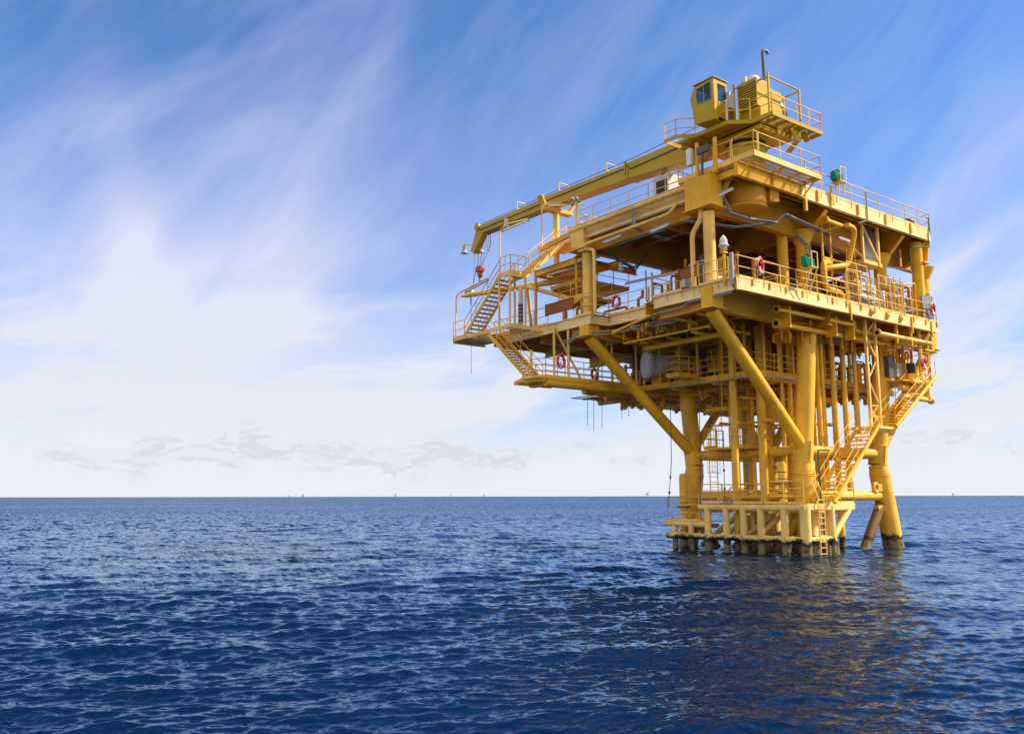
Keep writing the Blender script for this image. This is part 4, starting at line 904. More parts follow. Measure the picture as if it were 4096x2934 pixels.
# ------------------------------------------------------------------ boat landing
BL = thing('boat_landing', 'weathered pale yellow tube boat landing with railings at the foot of the platform', 'boat landing', (5.0, 0.4, 0))
X0, Y0 = 5.0, 0.38
b = MB(); b.tube((X0, 7.1, 2.38), (X0, 0.2, 2.38), 0.17, 18); b.tube((X0, 7.1, 2.38), (8.6, 7.1, 2.38), 0.15, 14); b.ball((X0, 7.1, 2.38), 0.175, 14); b.obj('fender_tube', YLAND, BL)
b = MB(); b.tube((X0, 9.75, 1.42), (X0, 6.7, 1.42), 0.165, 18); b.tube((X0, 9.6, 1.42), (7.5, 9.6, 1.42), 0.14, 14); b.obj('fender_tube', YLAND, BL)
b = MB(); b.tube((X0, 9.65, 0.74), (X0, 0.4, 0.80), 0.175, 18); b.tube((X0, 9.65, 0.74), (7.2, 9.65, 0.74), 0.15, 14); b.obj('fender_tube', YLAND, BL)
b = MB(); b.tube((X0, Y0, 0.80), (7.25, Y0, 0.80), 0.16, 16); b.obj('fender_tube', YLAND, BL)
for y in (9.06, 7.82): MB().tube((X0, y, -2), (X0, y, 1.42), 0.165, 18).obj('landing_post', YLAND, BL)
for y in (6.59, 5.29, 4.13, 3.01, 1.54): MB().tube((X0, y, -2), (X0, y, 2.36), 0.195, 20).obj('landing_post', YLAND, BL)
for x, r in ((X0 + 0.1, 0.27), (7.35, 0.19)): MB().tube((x, Y0, -2), (x, Y0, 2.5), r, 22).obj('landing_post', YLAND, BL)
b = MB()
b.tube((9.1, Y0, 2.38), (7.4, Y0, 0.85), 0.16, 16)
b.obj('landing_brace', YLAND, BL)
for y in (5.6, 3.4): MB().tube((X0 + 2.6, y + 0.5, 2.2), (X0 + 0.6, y + 2.0, 0.2), 0.15, 14).obj('landing_brace', YLAND, BL); MB().tube((X0 + 2.8, y, 2.2), (X0 + 0.2, y, 0.8), 0.14, 14).obj('landing_brace', YLAND, BL)
MB().tube((6.4, 0.8, 0.9), (7.2, 1.1, 2.3), 0.2, 14).obj('landing_brace', YLAND, BL); b = MB(); b.tube((7.6, .5, .8), (8.3, .6, -1.2), 0.2, 14)
b.obj('landing_brace', YLAND, BL)
for x, y, r, z in ((6.2, 1.0, 0.42, 0.75), (6.9, 0.35, 0.14, 0.5), (7.7, 0.45, 0.16, 0.55)): MB().tube((x, y, -1.5), (x, y, z), r, 16).obj('landing_post', YLAND, BL)
b = MB()
for x in (6.9, 8.6):
    b.tube((x, 0.5, 2.2), (x, 7.0, 2.2), 0.12, 12)
for y in (2.4, 4.7, 7.05): b.tube((X0, y, 2.2), (8.8, y, 2.2), 0.12, 12)
for y in (1.2, 3.0, 5.0, 6.8): b.tube((8.6, y, 2.2), (8.6, y, -2), 0.14, 12); b.tube((6.9, y, 2.2), (6.9, y, -2), 0.12, 12)
b.tube((6.9, 9.6, 1.4), (6.9, 9.6, -2), 0.14, 12); b.tube((X0, 7.9, 1.3), (7.4, 7.9, 1.3), 0.12, 12)
b.obj('landing_frame', YLAND, BL)
dk = MB(); dk.box(X0 + 0.15, 8.9, 0.35, 7.0, 2.52, 2.58); dk = dk.obj('landing_deck', GRATE, BL)
b = MB(); b.box(X0 + 0.2, 9.45, 0.25, 0.32, 2.30, 2.62); b.box(5.8, 9.4, 0.33, 0.55, 2.24, 2.30); b.box(9.4, 9.46, 0.25, 2.2, 2.3, 2.62); b.obj('deck_edge', YLAND, BL)
MB().box(X0 + 0.1, 7.0, 6.95, 9.5, 1.56, 1.60).obj('landing_deck', YLAND, BL)
rail(BL, [(X0, 7.0, 2.6), (X0, 5.55, 2.6)], mat=YPALE, h=1.05, sp=1.4, rails=[1.05, 0.7, 0.35]); rail(BL, [(X0, 4.75, 2.6), (X0, 2.9, 2.6)], h=1.05, sp=1.4, mat=YPALE, rails=[1.05, 0.7, 0.35])
rail(BL, [(X0, 2.7, 2.6), (X0, 0.35, 2.6)], h=1.15, sp=1.2, mat=YPALE, rails=[1.15, 0.77, 0.38]); rail(BL, [(6.9, 0.3, 2.6), (9.4, 0.3, 2.6), (9.4, 2.0, 2.6)], h=1.15, sp=1.25, mat=YPALE, rails=[1.15, 0.77, 0.38])
rail(BL, [(6.7, 6.9, 2.6), (8.8, 6.9, 2.6), (8.8, 1.0, 2.6)], mat=YEL, sp=1.3, rails=[1.05, 0.7, 0.35])
rail(BL, [(X0, 9.6, 1.6), (X0, 7.2, 1.6)], h=1.35, sp=2.3, mat=YPALE, rails=[1.35, 0.92, 0.46]); rail(BL, [(7.0, 9.6, 1.6), (X0, 9.6, 1.6)], h=1.35, sp=1.4, mat=YPALE, rails=[1.35, 0.92, 0.46])
b = MB()
for s in (0, 0.5): b.path([(5.9 + s, 0.12, -1.2), (5.9 + s, 0.12, 2.9), (5.7 + s, 0.2, 3.4), (5.7 + s, 0.35, 3.75)], 0.032)
for i in range(13): b.tube((5.9, 0.12, -0.8 + i * 0.3), (6.4, 0.12, -0.8 + i * 0.3), 0.022, 8)
b.obj('boarding_ladder', YPALE, BL)
b = MB(); b.beam((X0 + 0.4, 5.5, 2.6), (X0 + 1.4, 4.9, 3.6), 0.07, 0.07); b.beam((X0 + 0.4, 6.4, 2.6), (X0 + 1.4, 5.8, 3.6), 0.07, 0.07); b.obj('handrail', YPALE, BL)
# crush-proof bumper cylinders
def bumper(x, y, z0, z1, label):
    t = thing('mooring_bumper', label, 'bumper', (x, y, z0), 'mooring bumpers on the boat landing')
    b = MB(); zm = z0 + (z1 - z0) * 0.52
    b.tube((x, y, z0), (x, y, zm), 0.20, 20); b.tube((x, y, zm), (x, y, z1), 0.235, 20); b.tube((x, y, zm - 0.1), (x, y, zm + 0.12), 0.33, 20); b.tube((x, y, z1), (x, y, z1 + 0.14), 0.2, 16); b.tube((x, y, z1 + .14), (x, y, z1 + .2), 0.14, 12)
    b.obj('cylinder', YPILE, t)
    k = MB()
    for z in (zm + .25, zm + .6, z0 + .3, z0 + .55): k.sweep([(x + .24 * math.cos(a), y + .24 * math.sin(a), z) for a in np.linspace(0, 2 * math.pi, 20, endpoint=False)], 0.02, 5, True)
    k.tube((x, y, zm - 0.02), (x, y, zm + 0.03), 0.45, 20)
    k.obj('rubber_ring', BLACK, t)
bumper(5.35, 8.65, 0.5, 4.1, 'tall yellow bumper cylinder with dark rings at the left end of the boat landing')
bumper(5.9, 2.2, 2.6, 4.6, 'yellow bumper cylinder with dark rings behind the railing near the foot of the stairs')

# ------------------------------------------------------------------ the crane
CR = thing('pedestal_crane', 'olive yellow box boom crane with glazed cab on the platform roof corner', 'crane', (2.9, 1.3, 19.5))
MB().tube((2.9, 1.3, 19.45), (2.9, 1.3, 21.0), 0.98, 36).obj('pedestal', YCR, CR)
b = MB(); b.tube((2.9, 1.3, 21.0), (2.9, 1.3, 21.12), 1.10, 36); b.tube((2.9, 1.3, 21.35), (2.9, 1.3, 21.5), 1.12, 36)
sr = b.obj('slew_ring', YCR, CR); MB().tube((2.9, 1.3, 21.12), (2.9, 1.3, 21.35), 0.98, 36).obj('bearing', BLACK, sr)
b = MB(); b.box(1.9, 3.9, -0.4, 3.6, 21.5, 21.72); b.box(3.2, 4.6, -0.5, 0.6, 21.45, 21.85); b.obj('turntable', YCR, CR)
MZ2 = 22.0
b = MB(); b.prism([(0.75, 2.85), (0.8, 0.8), (1.73, 0.0), (1.72, -1.27), (5.93, -1.3), (5.95, -0.45), (5.3, -0.4), (5.3, 2.2), (3.6, 4.2), (0.9, 4.2)][::-1], MZ2 - 0.10, MZ2 - 0.05)
b = MB()
outl = [(0.0, 3.6), (0.75, 2.85), (0.8, 0.8), (1.73, 0.0), (1.72, -1.27), (5.93, -1.3), (5.95, -0.6), (5.2, -0.5), (5.2, 2.4), (3.4, 4.4), (0.0, 4.4)]
for i in range(len(outl)):
    p, q = outl[i], outl[(i + 1) % len(outl)]; b.beam((*p, MZ2 - 0.09), (*q, MZ2 - 0.09), 0.05, 0.20, upv=(0, 0, 1))
for y in (1.8, 2.9): b.beam((0.8, y, MZ2 - 0.12), (5.2, y, MZ2 - 0.12), 0.06, 0.14)
for x in (1.8, 3.0, 4.2): b.beam((x, -1.25, MZ2 - 0.13), (x, 3.2, MZ2 - 0.13), 0.08, 0.16)
for x in (2.4, 3.1, 3.8, 4.5, 5.2): b.beam((x, -1.28, MZ2 - 0.11), (x, -0.45, MZ2 - 0.11), 0.06, 0.17, upv=(0, 0, 1))
b.beam((1.8, -0.42, MZ2 - 0.13), (5.9, -0.42, MZ2 - 0.13), 0.07, 0.18, upv=(0, 0, 1))
mdk = b.obj('machinery_deck', YCR, CR)
MB().prism([(1.75, -0.4), (5.2, -0.4), (5.2, 2.3), (3.3, 4.2), (0.85, 4.2), (0.85, 0.85), (1.75, 0.05)], MZ2 - 0.05, MZ2 - 0.03).obj('floor_plate', YCR, mdk)
MB().box(1.75, 5.9, -1.26, -0.42, MZ2 - 0.04, MZ2 - 0.02).obj('grating', GRATE, mdk)
b = MB(); b.slab([(3.6, -0.9, 21.9), (4.6, -0.9, 21.9), (4.6, -0.9, 21.3), (4.2, -0.9, 21.2)], (0, 0.05, 0)); b.beam((4.6, -0.7, 21.4), (5.6, 0.6, 21.4), 0.3, 0.05); b.slab([(4.9, -1.0, 21.9), (5.2, -1.0, 21.9), (5.2, -1.0, 21.4)], (0, 0.3, 0)); b.obj('bracket', YCR, mdk)
rail(mdk, [(1.75, 0.05, MZ2), (1.75, -1.24, MZ2), (5.88, -1.27, MZ2), (5.9, -0.5, MZ2)], mat=YPALE, sp=1.0, h=1.0, toe=False)
rail(mdk, [(0.85, 0.85, MZ2), (1.70, 0.05, MZ2)], mat=YPALE, sp=0.7, h=1.15, toe=False); rail(mdk, [(0.78, 1.5, MZ2), (0.8, 0.85, MZ2)], mat=YPALE, sp=0.7, h=1.1, toe=False)
rail(mdk, [(0.75, 2.9, MZ2 - .1), (0.05, 3.6, MZ2 - .1), (0.05, 4.4, MZ2 - .1)], mat=YPALE, sp=0.7, h=1.0, toe=False)
# cab: hexagonal side walls joined by skins, glazed
cx0, cx1 = 0.30, 1.36
prof = [(1.20, 24.40), (2.51, 24.28), (2.76, 23.75), (2.48, 22.25), (1.25, 22.12)]
b = MB()
for x in (cx0, cx1 - 0.04): 
    # wall with a window opening: ring of quads
    o_ = [(1.20, 24.40), (2.51, 24.28), (2.76, 23.75), (2.48, 22.25), (1.25, 22.12)]
    h_ = [(1.38, 24.22), (2.28, 24.14), (2.36, 23.80), (2.28, 23.30), (1.36, 23.26)]
    n = 5
    vs_ = [(x, *p) for p in o_] + [(x, *p) for p in h_] + [(x + 0.04, *p) for p in o_] + [(x + 0.04, *p) for p in h_]
    fs_ = []
    for i in range(n):
        j = (i + 1) % n
        fs_ += [(i, j, n + j, n + i), (2 * n + j, 2 * n + i, 3 * n + i, 3 * n + j), (n + i, n + j, 3 * n + j, 3 * n + i), (i, 2 * n + i, 2 * n + j, j)]
    b._add(vs_, fs_)
def skin(a, c, t=0.04):
    b.hexa([(cx0 + .04, a[0], a[1]), (cx1 - .04, a[0], a[1]), (cx1 - .04, c[0], c[1]), (cx0 + .04, c[0], c[1]), (cx0 + .04, a[0], a[1] - t), (cx1 - .04, a[0], a[1] - t), (cx1 - .04, c[0], c[1] - t), (cx0 + .04, c[0], c[1] - t)])
skin(prof[0], prof[1]); skin((2.47, 22.29), (1.27, 22.16)); skin((2.74, 23.72), (2.46, 22.30), 0.05)
b.box(cx0 - 0.04, cx1 + 0.06, 1.14, 2.55, 24.40, 24.44)
# door side (towards the sun): frame posts and sill
for x in (cx0 + .04, cx1 - .10): b.box(x, x + 0.06, 1.20, 1.25, 22.14, 24.38)
b.box(cx0 + .1, cx1 - .1, 1.20, 1.24, 24.15, 24.38); b.box(cx0 + .1, cx0 + 0.32, 1.20, 1.24, 22.15, 24.15)
cab = b.obj('cab', YCR, CR)
MB().box(cx0 + 0.32, cx1 - 0.1, 1.17, 1.20, 22.3, 23.15).obj('door', YCR, cab)
MB().box(cx0 + 0.36, cx1 - 0.14, 1.18, 1.20, 23.15, 24.10).obj('window', GLASS, cab)
for x in (cx0 + 0.015, cx1 - 0.03):
    MB().slab([(x, 1.38, 24.22), (x, 2.28, 24.14), (x, 2.36, 23.80), (x, 2.28, 23.30), (x, 1.36, 23.26)], (0.01, 0, 0)).obj('window', GLASS, cab)
b = MB(); wp = [(cx0 - 0.01, 1.38, 24.22), (cx0 - 0.01, 2.28, 24.14), (cx0 - 0.01, 2.36, 23.80), (cx0 - 0.01, 2.28, 23.30), (cx0 - 0.01, 1.36, 23.26)]
b.sweep([lerp(wp[i], wp[(i + 1) % 5], t_) for i in range(5) for t_ in (0, 0.5)], 0.02, 6, True); b.tube((cx0, 1.85, 24.18), (cx0, 1.85, 23.28), 0.02, 6); b.obj('window_seal', GREY, cab)
MB().slab([(cx0 + .06, 2.52, 24.2), (cx1 - .06, 2.52, 24.2), (cx1 - .06, 2.74, 23.78), (cx0 + .06, 2.74, 23.78)], (0, 0.01, 0)).obj('window', GLASS, cab)
b = MB(); b.box(0.6, 1.05, 1.6, 2.1, 22.4, 23.0); b.box(0.62, 1.03, 1.52, 1.64, 23.0, 23.75); b.box(0.45, 0.6, 2.0, 2.35, 22.4, 23.2); b.obj('seat', BLACK, cab)
# engine housing, frame, exhaust, winch
b = MB(); b.box(2.05, 2.95, -0.35, 1.0, 22.05, 22.75); b.box(1.85, 2.92, -0.32, 0.9, 22.75, 24.25); b.box(2.92, 3.9, -0.32, 0.7, 22.6, 23.95); b.box(2.6, 5.1, -0.45, 0.6, 22.0, 22.45)
eng = b.obj('engine_housing', YCR, CR)
lv = MB()
for i in range(10): lv.beam((1.83, -0.22, 22.92 + i * 0.125), (1.83, 0.82, 22.92 + i * 0.125), 0.025, 0.06)
lv.obj('louvre', YCR, eng); MB().box(1.842, 1.848, -0.24, 0.84, 22.85, 24.12).obj('louvre', BLACK, eng)
b = MB(); 
for x, y in ((2.1, -0.85), (4.72, -0.85), (4.72, 0.6), (1.75, 1.05)): b.beam((x, y, 22.0), (x, y, 24.35 if x < 3 else 24.2), 0.09, 0.09)
b.tube((2.1, -0.85, 24.15), (4.72, -0.85, 24.15), 0.045, 8); b.tube((2.1, -0.85, 24.1), (1.75, 1.05, 24.1), 0.045, 8); b.tube((4.72, -0.85, 24.1), (4.72, 0.6, 24.1), 0.045, 8); b.obj('lifting_frame', YCR, CR)
b = MB(); b.tube((2.0, 0.55, 24.25), (2.0, 0.55, 24.6), 0.16, 14); b.ball((2.55, 0.4, 24.55), 0.36, 18, 0.75); b.obj('air_filter', LGREY, CR)
b = MB(); b.bend([(3.05, 0.05, 24.0), (3.0, 0.05, 26.25), (3.28, -0.02, 26.25), (3.34, -0.04, 26.1)], 0.085, 0.2, 14); b.obj('exhaust_pipe', DGREY, CR)
b = MB(); b.tube((4.0, -0.2, 23.3), (4.0, 0.7, 23.3), 0.34, 20); b.tube((3.95, -0.32, 23.3), (3.95, -0.2, 23.3), 0.2, 16); b.tube((4.25, 0.1, 23.9), (4.65, 0.1, 23.95), 0.17, 14); b.obj('winch', YCR, CR)
b = MB()
for i in range(9):
    y0 = -0.3 + i * 0.09; b.bend([(4.0, y0, 23.0), (4.3, y0, 23.1 + 0.06 * (i % 3)), (4.55, y0 + .1, 22.7 - .05 * (i % 2)), (4.4 + .05 * i, y0, 22.3)], 0.028, 0.2, 6)
b.ball((4.25, 0.0, 22.75), 0.22, 10); b.obj('hydraulic_hoses', BLACK, CR)
MB().tube((3.9, -0.36, 23.35), (3.9, -0.33, 23.35), 0.15, 18).obj('gauge', WHITE, CR)
b = MB(); b.box(1.2, 1.6, 0.9, 1.1, 22.9, 23.75); b.obj('cabinet', LGREY, CR)
b = MB()
for x, y, h in ((1.15, 1.3, .9), (1.3, 1.6, .6), (1.5, 1.9, .7), (1.9, 1.4, 1.3), (2.0, 2.0, .8)): b.bend([(x, y, 22.0), (x, y, 22 + h), (x + .4, y + .2, 22 + h), (x + .4, y + .2, 22.0)], 0.045, 0.1, 8)
b.box(1.9, 2.1, 1.3, 1.6, 22.0, 23.9); b.obj('hydraulic_pipes', YCR, CR)
# boom in three box sections, slightly drooping outwards
def boxsec(b, y0, y1, x0, x1, zt0, zt1, d0, d1):
    b.hexa([(x0, y0, zt0 - d0), (x1, y0, zt0 - d0), (x1, y1, zt1 - d1), (x0, y1, zt1 - d1), (x0, y0, zt0), (x1, y0, zt0), (x1, y1, zt1), (x0, y1, zt1)])
b = MB(); boxsec(b, 3.2, 9.2, 2.0, 2.95, 22.72, 22.76, 1.45, 0.98); boxsec(b, 9.2, 9.5, 1.94, 3.0, 22.84, 22.84, 1.06, 1.06)
boxsec(b, 2.2, 3.2, 2.0, 2.95, 22.62, 22.72, 0.9, 1.45)
bm = b.obj('boom', YCR, CR)
b = MB(); boxsec(b, 9.5, 17.3, 2.06, 2.88, 22.74, 22.96, 0.93, 0.80); boxsec(b, 17.3, 17.6, 2.0, 2.92, 23.06, 23.06, 0.92, 0.90); b.obj('boom_section', YCR, bm)
b = MB(); boxsec(b, 17.6, 25.3, 2.1, 2.82, 22.93, 22.96, 0.72, 0.60); b.obj('boom_section', YCR, bm)
b = MB(); b.tube((2.0, 25.3, 22.95), (2.08, 25.3, 22.95), 0.30, 24); b.tube((2.84, 25.3, 22.95), (2.92, 25.3, 22.95), 0.30, 24); b.tube((2.1, 25.3, 22.95), (2.82, 25.3, 22.95), 0.22, 20); b.obj('sheave', YCR, bm)
b = MB(); b.hexa([(2.1, 24.2, 22.35), (2.82, 24.2, 22.35), (2.82, 24.75, 22.4), (2.1, 24.75, 22.4), (2.1, 26.0, 21.3), (2.82, 26.0, 21.3), (2.82, 26.4, 21.5), (2.1, 26.4, 21.5)])
b = MB(); b.slab([(2.12, 25.5, 22.75), (2.12, 24.5, 22.45), (2.12, 25.85, 21.05), (2.12, 26.25, 21.3)], (0.5, 0, 0)); b.beam((2.1, 26.1, 21.75), (2.05, 26.9, 22.0), 0.05, 0.05); b.beam((2.6, 25.9, 21.9), (3.0, 26.1, 22.0), 0.05, 0.05); b.obj('boom_tip', YCR, bm)
for y, z, w_ in ((11.3, 22.84, 0.8), (15.9, 22.95, 0.8), (20.5, 22.95, 0.7)):
    b = MB(); x0, x1 = 2.2, 2.2 + w_
    b.tube((x0, y, z), (x0, y, z + 0.62), 0.035, 8); b.tube((x1, y, z), (x1, y, z + 0.62), 0.035, 8)
    for k in (0.62, 0.14): b.tube((x0, y, z + k), (x1, y, z + k), 0.035, 8)
    b.obj('rope_guard', YPALE, bm)
b = MB()
for y in (5.8, 13.5, 19.3, 23.0): b.slab([(2.5, y - 0.12, 22.8), (2.5, y + 0.12, 22.8), (2.5, y, 23.12)], (0.05, 0, 0))
b.obj('lifting_lug', YPALE, bm)
b = MB()
b.path([(1.96, 4.5, 22.35), (1.96, 9.0, 22.30)], 0.035); b.path([(2.02, 9.6, 22.5), (2.02, 17.0, 22.62)], 0.032); b.path([(2.06, 17.8, 22.58), (2.06, 25.0, 22.62)], 0.03); b.path([(1.92, 9.0, 22.30), (1.9, 9.3, 22.7), (1.9, 9.4, 22.0)], 0.02)
b.obj('hose', DGREY, bm)
b = MB(); b.path([(2.4, 3.6, 23.3), (2.4, 9.4, 23.12), (2.4, 17.4, 23.22), (2.4, 25.3, 23.2)], 0.022, 6); b.obj('hoist_rope', ROPE, CR)
b = MB(); 
for x, y in ((2.25, 26.3), (2.25, 26.35)): pass
b.tube((2.4, 26.1, 21.3), (2.4, 26.25, 18.6), 0.018, 6); b.path([(2.5, 25.7, 21.6), (2.45, 25.75, 20.2), (2.4, 26.05, 19.3), (2.4, 26.2, 18.9)], 0.022, 6)
for dx, dy in ((-.12, -.1), (.12, -.1), (.12, .1), (-.12, .12)): b.tube((2.45 + dx, 25.0 + dy * 3, 22.2), (2.4 + dx, 25.35 + dy, 20.0), 0.014, 6)
b.path([(2.4, 24.1, 22.5), (2.4, 24.0, 21.4), (2.4, 24.3, 20.8)], 0.03, 6); b.path([(2.4, 24.2, 22.4), (2.4, 24.5, 20.6), (2.4, 25.2, 20.0)], 0.018, 6)
b.obj('hoist_rope', ROPE, CR)
b = MB(); b.ball((2.4, 25.2, 19.75), 0.26, 12, 1.1); b.ball((2.4, 25.5, 19.75), 0.24, 12, 1.1); b.box(2.2, 2.6, 25.0, 25.7, 19.55, 19.95); b.ball((2.4, 25.35, 19.35), 0.22, 12, 1.2)
hb = b.obj('hook_block', HOOKRED, CR)
b = MB(); b.sweep([(2.4, 25.35 + 0.13 * math.sin(a), 18.95 + 0.16 * math.cos(a)) for a in np.linspace(-0.4, 4.2, 12)], 0.05, 8); b.obj('hook', DGREY, hb)
b = MB(); b.ball((2.4, 26.55, 18.2), 0.24, 16, 1.1); b.tube((2.4, 26.55, 18.4), (2.4, 26.5, 18.75), 0.05, 8); ob = b.obj('overhaul_ball', LGREY, CR)
b = MB(); 
for i in range(3): b.sweep([(2.4 + (0.07 * math.cos(a) if i % 2 else 0), 26.55 + (0 if i % 2 else 0.07 * math.cos(a)), 17.78 - i * 0.2 + 0.13 * math.sin(a)) for a in np.linspace(0, 2 * math.pi, 10, endpoint=False)], 0.022, 6, True)
b.path([(2.4, 26.55, 17.3), (2.42, 26.5, 15.8), (2.4, 26.5, 14.3), (2.42, 26.5, 12.0)], 0.018, 6); b.obj('chain_sling', ROPE, CR)

# ------------------------------------------------------------------ loose equipment
def flood(x, y, z, label, tilt=0.0, s=1.0, grp='bell floodlights'):
    t = thing('floodlight', label, 'floodlight', (x, y, z), grp); b = MB()
    b.tube((x, y, z), (x, y, z - 0.32 * s), 0.15 * s, 16, 0.14 * s); b.tube((x, y, z - 0.32 * s), (x, y, z - 0.55 * s), 0.14 * s, 16, 0.25 * s); b.tube((x, y, z - 0.55 * s), (x, y, z - 0.60 * s), 0.27 * s, 16)
    b.obj('housing', GREY if 'dark' in label else LGREY, t)
    b = MB(); b.beam((x - 0.2 * s, y, z + 0.06), (x + 0.2 * s, y, z + 0.06), 0.05, 0.08); b.tube((x, y, z), (x, y, z + 0.15), 0.04, 8); b.obj('bracket', YCR, t)
    b = MB(); b.ball((x, y, z - 0.58 * s), 0.2 * s, 12, 0.5); b.obj('lens', LENS, t)
flood(2.0, 26.9, 21.85, 'dark grey bell floodlight hanging off the outer side of the crane boom tip')
flood(2.95, 26.1, 21.9, 'pale bell floodlight with yellow bracket on the inner side of the crane boom tip')
flood(1.85, 21.3, 22.45, 'bell floodlight under the middle of the crane boom above a tube lamp', s=1.1)
flood(1.6, 9.6, 16.6, 'small grey bell floodlight hanging under the roof beside the left column', s=0.8)

def tube_lamp(a, c, label, post=None, r=0.075, hood=True):
    t = thing('tube_lamp', label, 'lamp', tuple(a), 'long tube lamps around the platform'); a, c = V(a), V(c)
    b = MB(); d = (c - a).normalized(); b.tube(a, c, r, 12); b.obj('diffuser', LENSW, t)
    b = MB(); b.beam(a + V((0, 0, r * 1.1)), c + V((0, 0, r * 1.1)), r * 1.9, r * 0.7); b.tube(a - d * 0.12, a, r * 1.1, 10); b.tube(c, c + d * 0.06, r * 1.1, 10); b.obj('housing', GREY, t)
    if post:
        b = MB(); b.bend([V(p) for p in post], 0.05, 0.3, 10); b.obj('post', YPALE, t)
LENSW = paint('lamp_diffuser', (0.74, 0.72, 0.70), rust=0.0, dirt=(0.5, 0.45, 0.4), rough=0.25)
tube_lamp((-2.5, 15.7, 19.35), (-1.2, 14.9, 20.05), 'tube lamp on a tall bent post over the middle stair landing', [(-2.5, 16.1, 16.6), (-2.5, 16.1, 19.5), (-2.35, 15.5, 19.75), (-1.2, 14.9, 20.15)])
tube_lamp((1.2, 15.9, 21.8), (3.3, 14.9, 22.05), 'tube lamp on a bent post under the crane boom rest', [(0.92, 16.15, 17.9), (0.92, 16.15, 21.75), (1.2, 15.95, 21.95), (3.3, 14.9, 22.15)])
tube_lamp((-2.5, 19.8, 16.25), (-2.3, 17.7, 16.62), 'tube lamp on a tall bent post at the outermost lower stair landing', [(-2.6, 20.9, 13.2), (-2.6, 20.9, 16.2), (-2.55, 20.3, 16.35), (-2.3, 17.7, 16.75)])
tube_lamp((-0.25, 9.0, 17.35), (-0.25, 7.6, 17.40), 'tube lamp under the roof edge near the left column'); tube_lamp((-0.35, 5.2, 17.0), (-0.3, 4.0, 17.1), 'tube lamp under the roof edge between the two left columns')
tube_lamp((0.2, 1.7, 17.85), (0.9, 0.7, 18.35), 'tube lamp hanging below the crane platform beside the crane foundation'); tube_lamp((10.0, 0.6, 17.4), (11.2, 0.5, 17.3), 'tube lamp at the pipework under the roof above the green covered box')
tube_lamp((0.45, 2.3, 19.05), (0.2, 1.6, 19.10), 'short tube lamp at the foot of the crane platform stanchions'); tube_lamp((3.2, 5.6, 15.6), (2.6, 10.2, 15.6), 'long tube lamp hung low under the roof inside the deck', r=0.06)
tube_lamp((1.6, 13.1, 17.3), (1.5, 11.4, 17.35), 'tube lamp under the mezzanine left of the left column', r=0.06); tube_lamp((0.9, 15.7, 17.0), (1.9, 12.9, 17.3), 'long tube lamp along the outer edge of the mezzanine', r=0.06)

def life_ring(c, nrm, label, r=0.32):
    t = thing('life_ring', label, 'life ring', tuple(c), 'red life rings on the railings'); c, n = V(c), V(nrm).normalized(); s, u = frame(n)
    pts = [c + (s * math.cos(a) + u * math.sin(a) * 1.12) * r for a in np.linspace(0, 2 * math.pi, 28, endpoint=False)]
    MB().sweep(pts, 0.085, 12, True).obj('ring', RED, t)
    b = MB()
    for k in range(4):
        a = math.pi / 4 + k * math.pi / 2; q = [c + (s * math.cos(a + e) + u * math.sin(a + e) * 1.12) * r for e in (-0.05, 0, 0.05)]; b.sweep(q, 0.088, 12)
    b.obj('band', WHITE, t)
    b = MB(); b.sweep([c + (s * math.cos(a) * (1 + .10 * math.sin(4 * a)) + u * 1.12 * math.sin(a) * (1 + .10 * math.sin(4 * a))) * (r + 0.10) for a in np.linspace(0, 2 * math.pi, 40, endpoint=False)], 0.014, 5, True); b.obj('grab_line', WHITE, t)
    b = MB(); b.tube(c + u * -0.05 - n * 0.03 - s * 0.02, c - u * 0.40 + s * 0.12 + n * .08, 0.055, 10); b.ball(c - u * 0.38 + s * 0.11 + n * .08, 0.08, 10); b.obj('rescue_light', LGREY, t)
life_ring((1.6, -0.20, 14.25), (0.2, -1, 0), 'bright red life ring on the railing near the front corner of the main deck')
life_ring((XR - 0.2, 9.6, 14.15), (-1, 0.1, 0), 'shaded red life ring on the railing right of the left column')
life_ring((18.3, -0.22, 14.25), (0.2, -1, 0), 'red life ring at the far right end of the main deck railing')
life_ring((17.9, 0.35, 10.95), (0.2, -1, 0), 'red life ring low on the right corner platform above the stairs')
life_ring((-0.75, 12.36, 10.85), (0.2, -1, 0), 'dark red life ring on the railing of the low left walkway')
life_ring((3.4, 14.0, 10.6), (0.2, -1, 0), 'red life ring at the far rail of the low walkway behind the raking strut', 0.3)

# corner beacon
t = thing('beacon_lamp', 'clear domed beacon lamp on a yellow post at the main deck front corner', 'beacon', (-0.1, 0.62, 13.4))
b = MB(); b.tube((-0.1, 0.62, 13.2), (-0.1, 0.62, 14.8), 0.075, 12); b.box(-0.25, 0.05, 0.5, 0.75, 14.8, 14.86)
for k in range(6): a = k * math.pi / 3; b.beam((-0.1, 0.62, 14.86), (-0.1 + .2 * math.cos(a), 0.62 + .2 * math.sin(a), 14.98), 0.06, 0.04)
b.obj('post', YEL, t)
b = MB(); b.tube((-0.1, 0.62, 14.98), (-0.1, 0.62, 15.16), 0.10, 16, 0.24); b.tube((-0.1, 0.62, 15.16), (-0.1, 0.62, 15.2), 0.26, 18); b.obj('base', LGREY, t)
b = MB(); b.tube((-0.1, 0.62, 15.2), (-0.1, 0.62, 15.52), 0.19, 18, 0.15); b.ball((-0.1, 0.62, 15.52), 0.15, 14); b.tube((-0.1, .62, 15.62), (-0.1, .62, 15.72), 0.04, 8)
for z in (15.26, 15.34, 15.42): b.tube((-0.1, .62, z), (-0.1, .62, z + .03), 0.2, 18)
b.obj('lens', LENSW, t)
t = thing('beacon_battery_box', 'narrow blue grey strip lamp box strapped upright beside the beacon post', 'lamp', (-0.16, 0.12, 13.2))
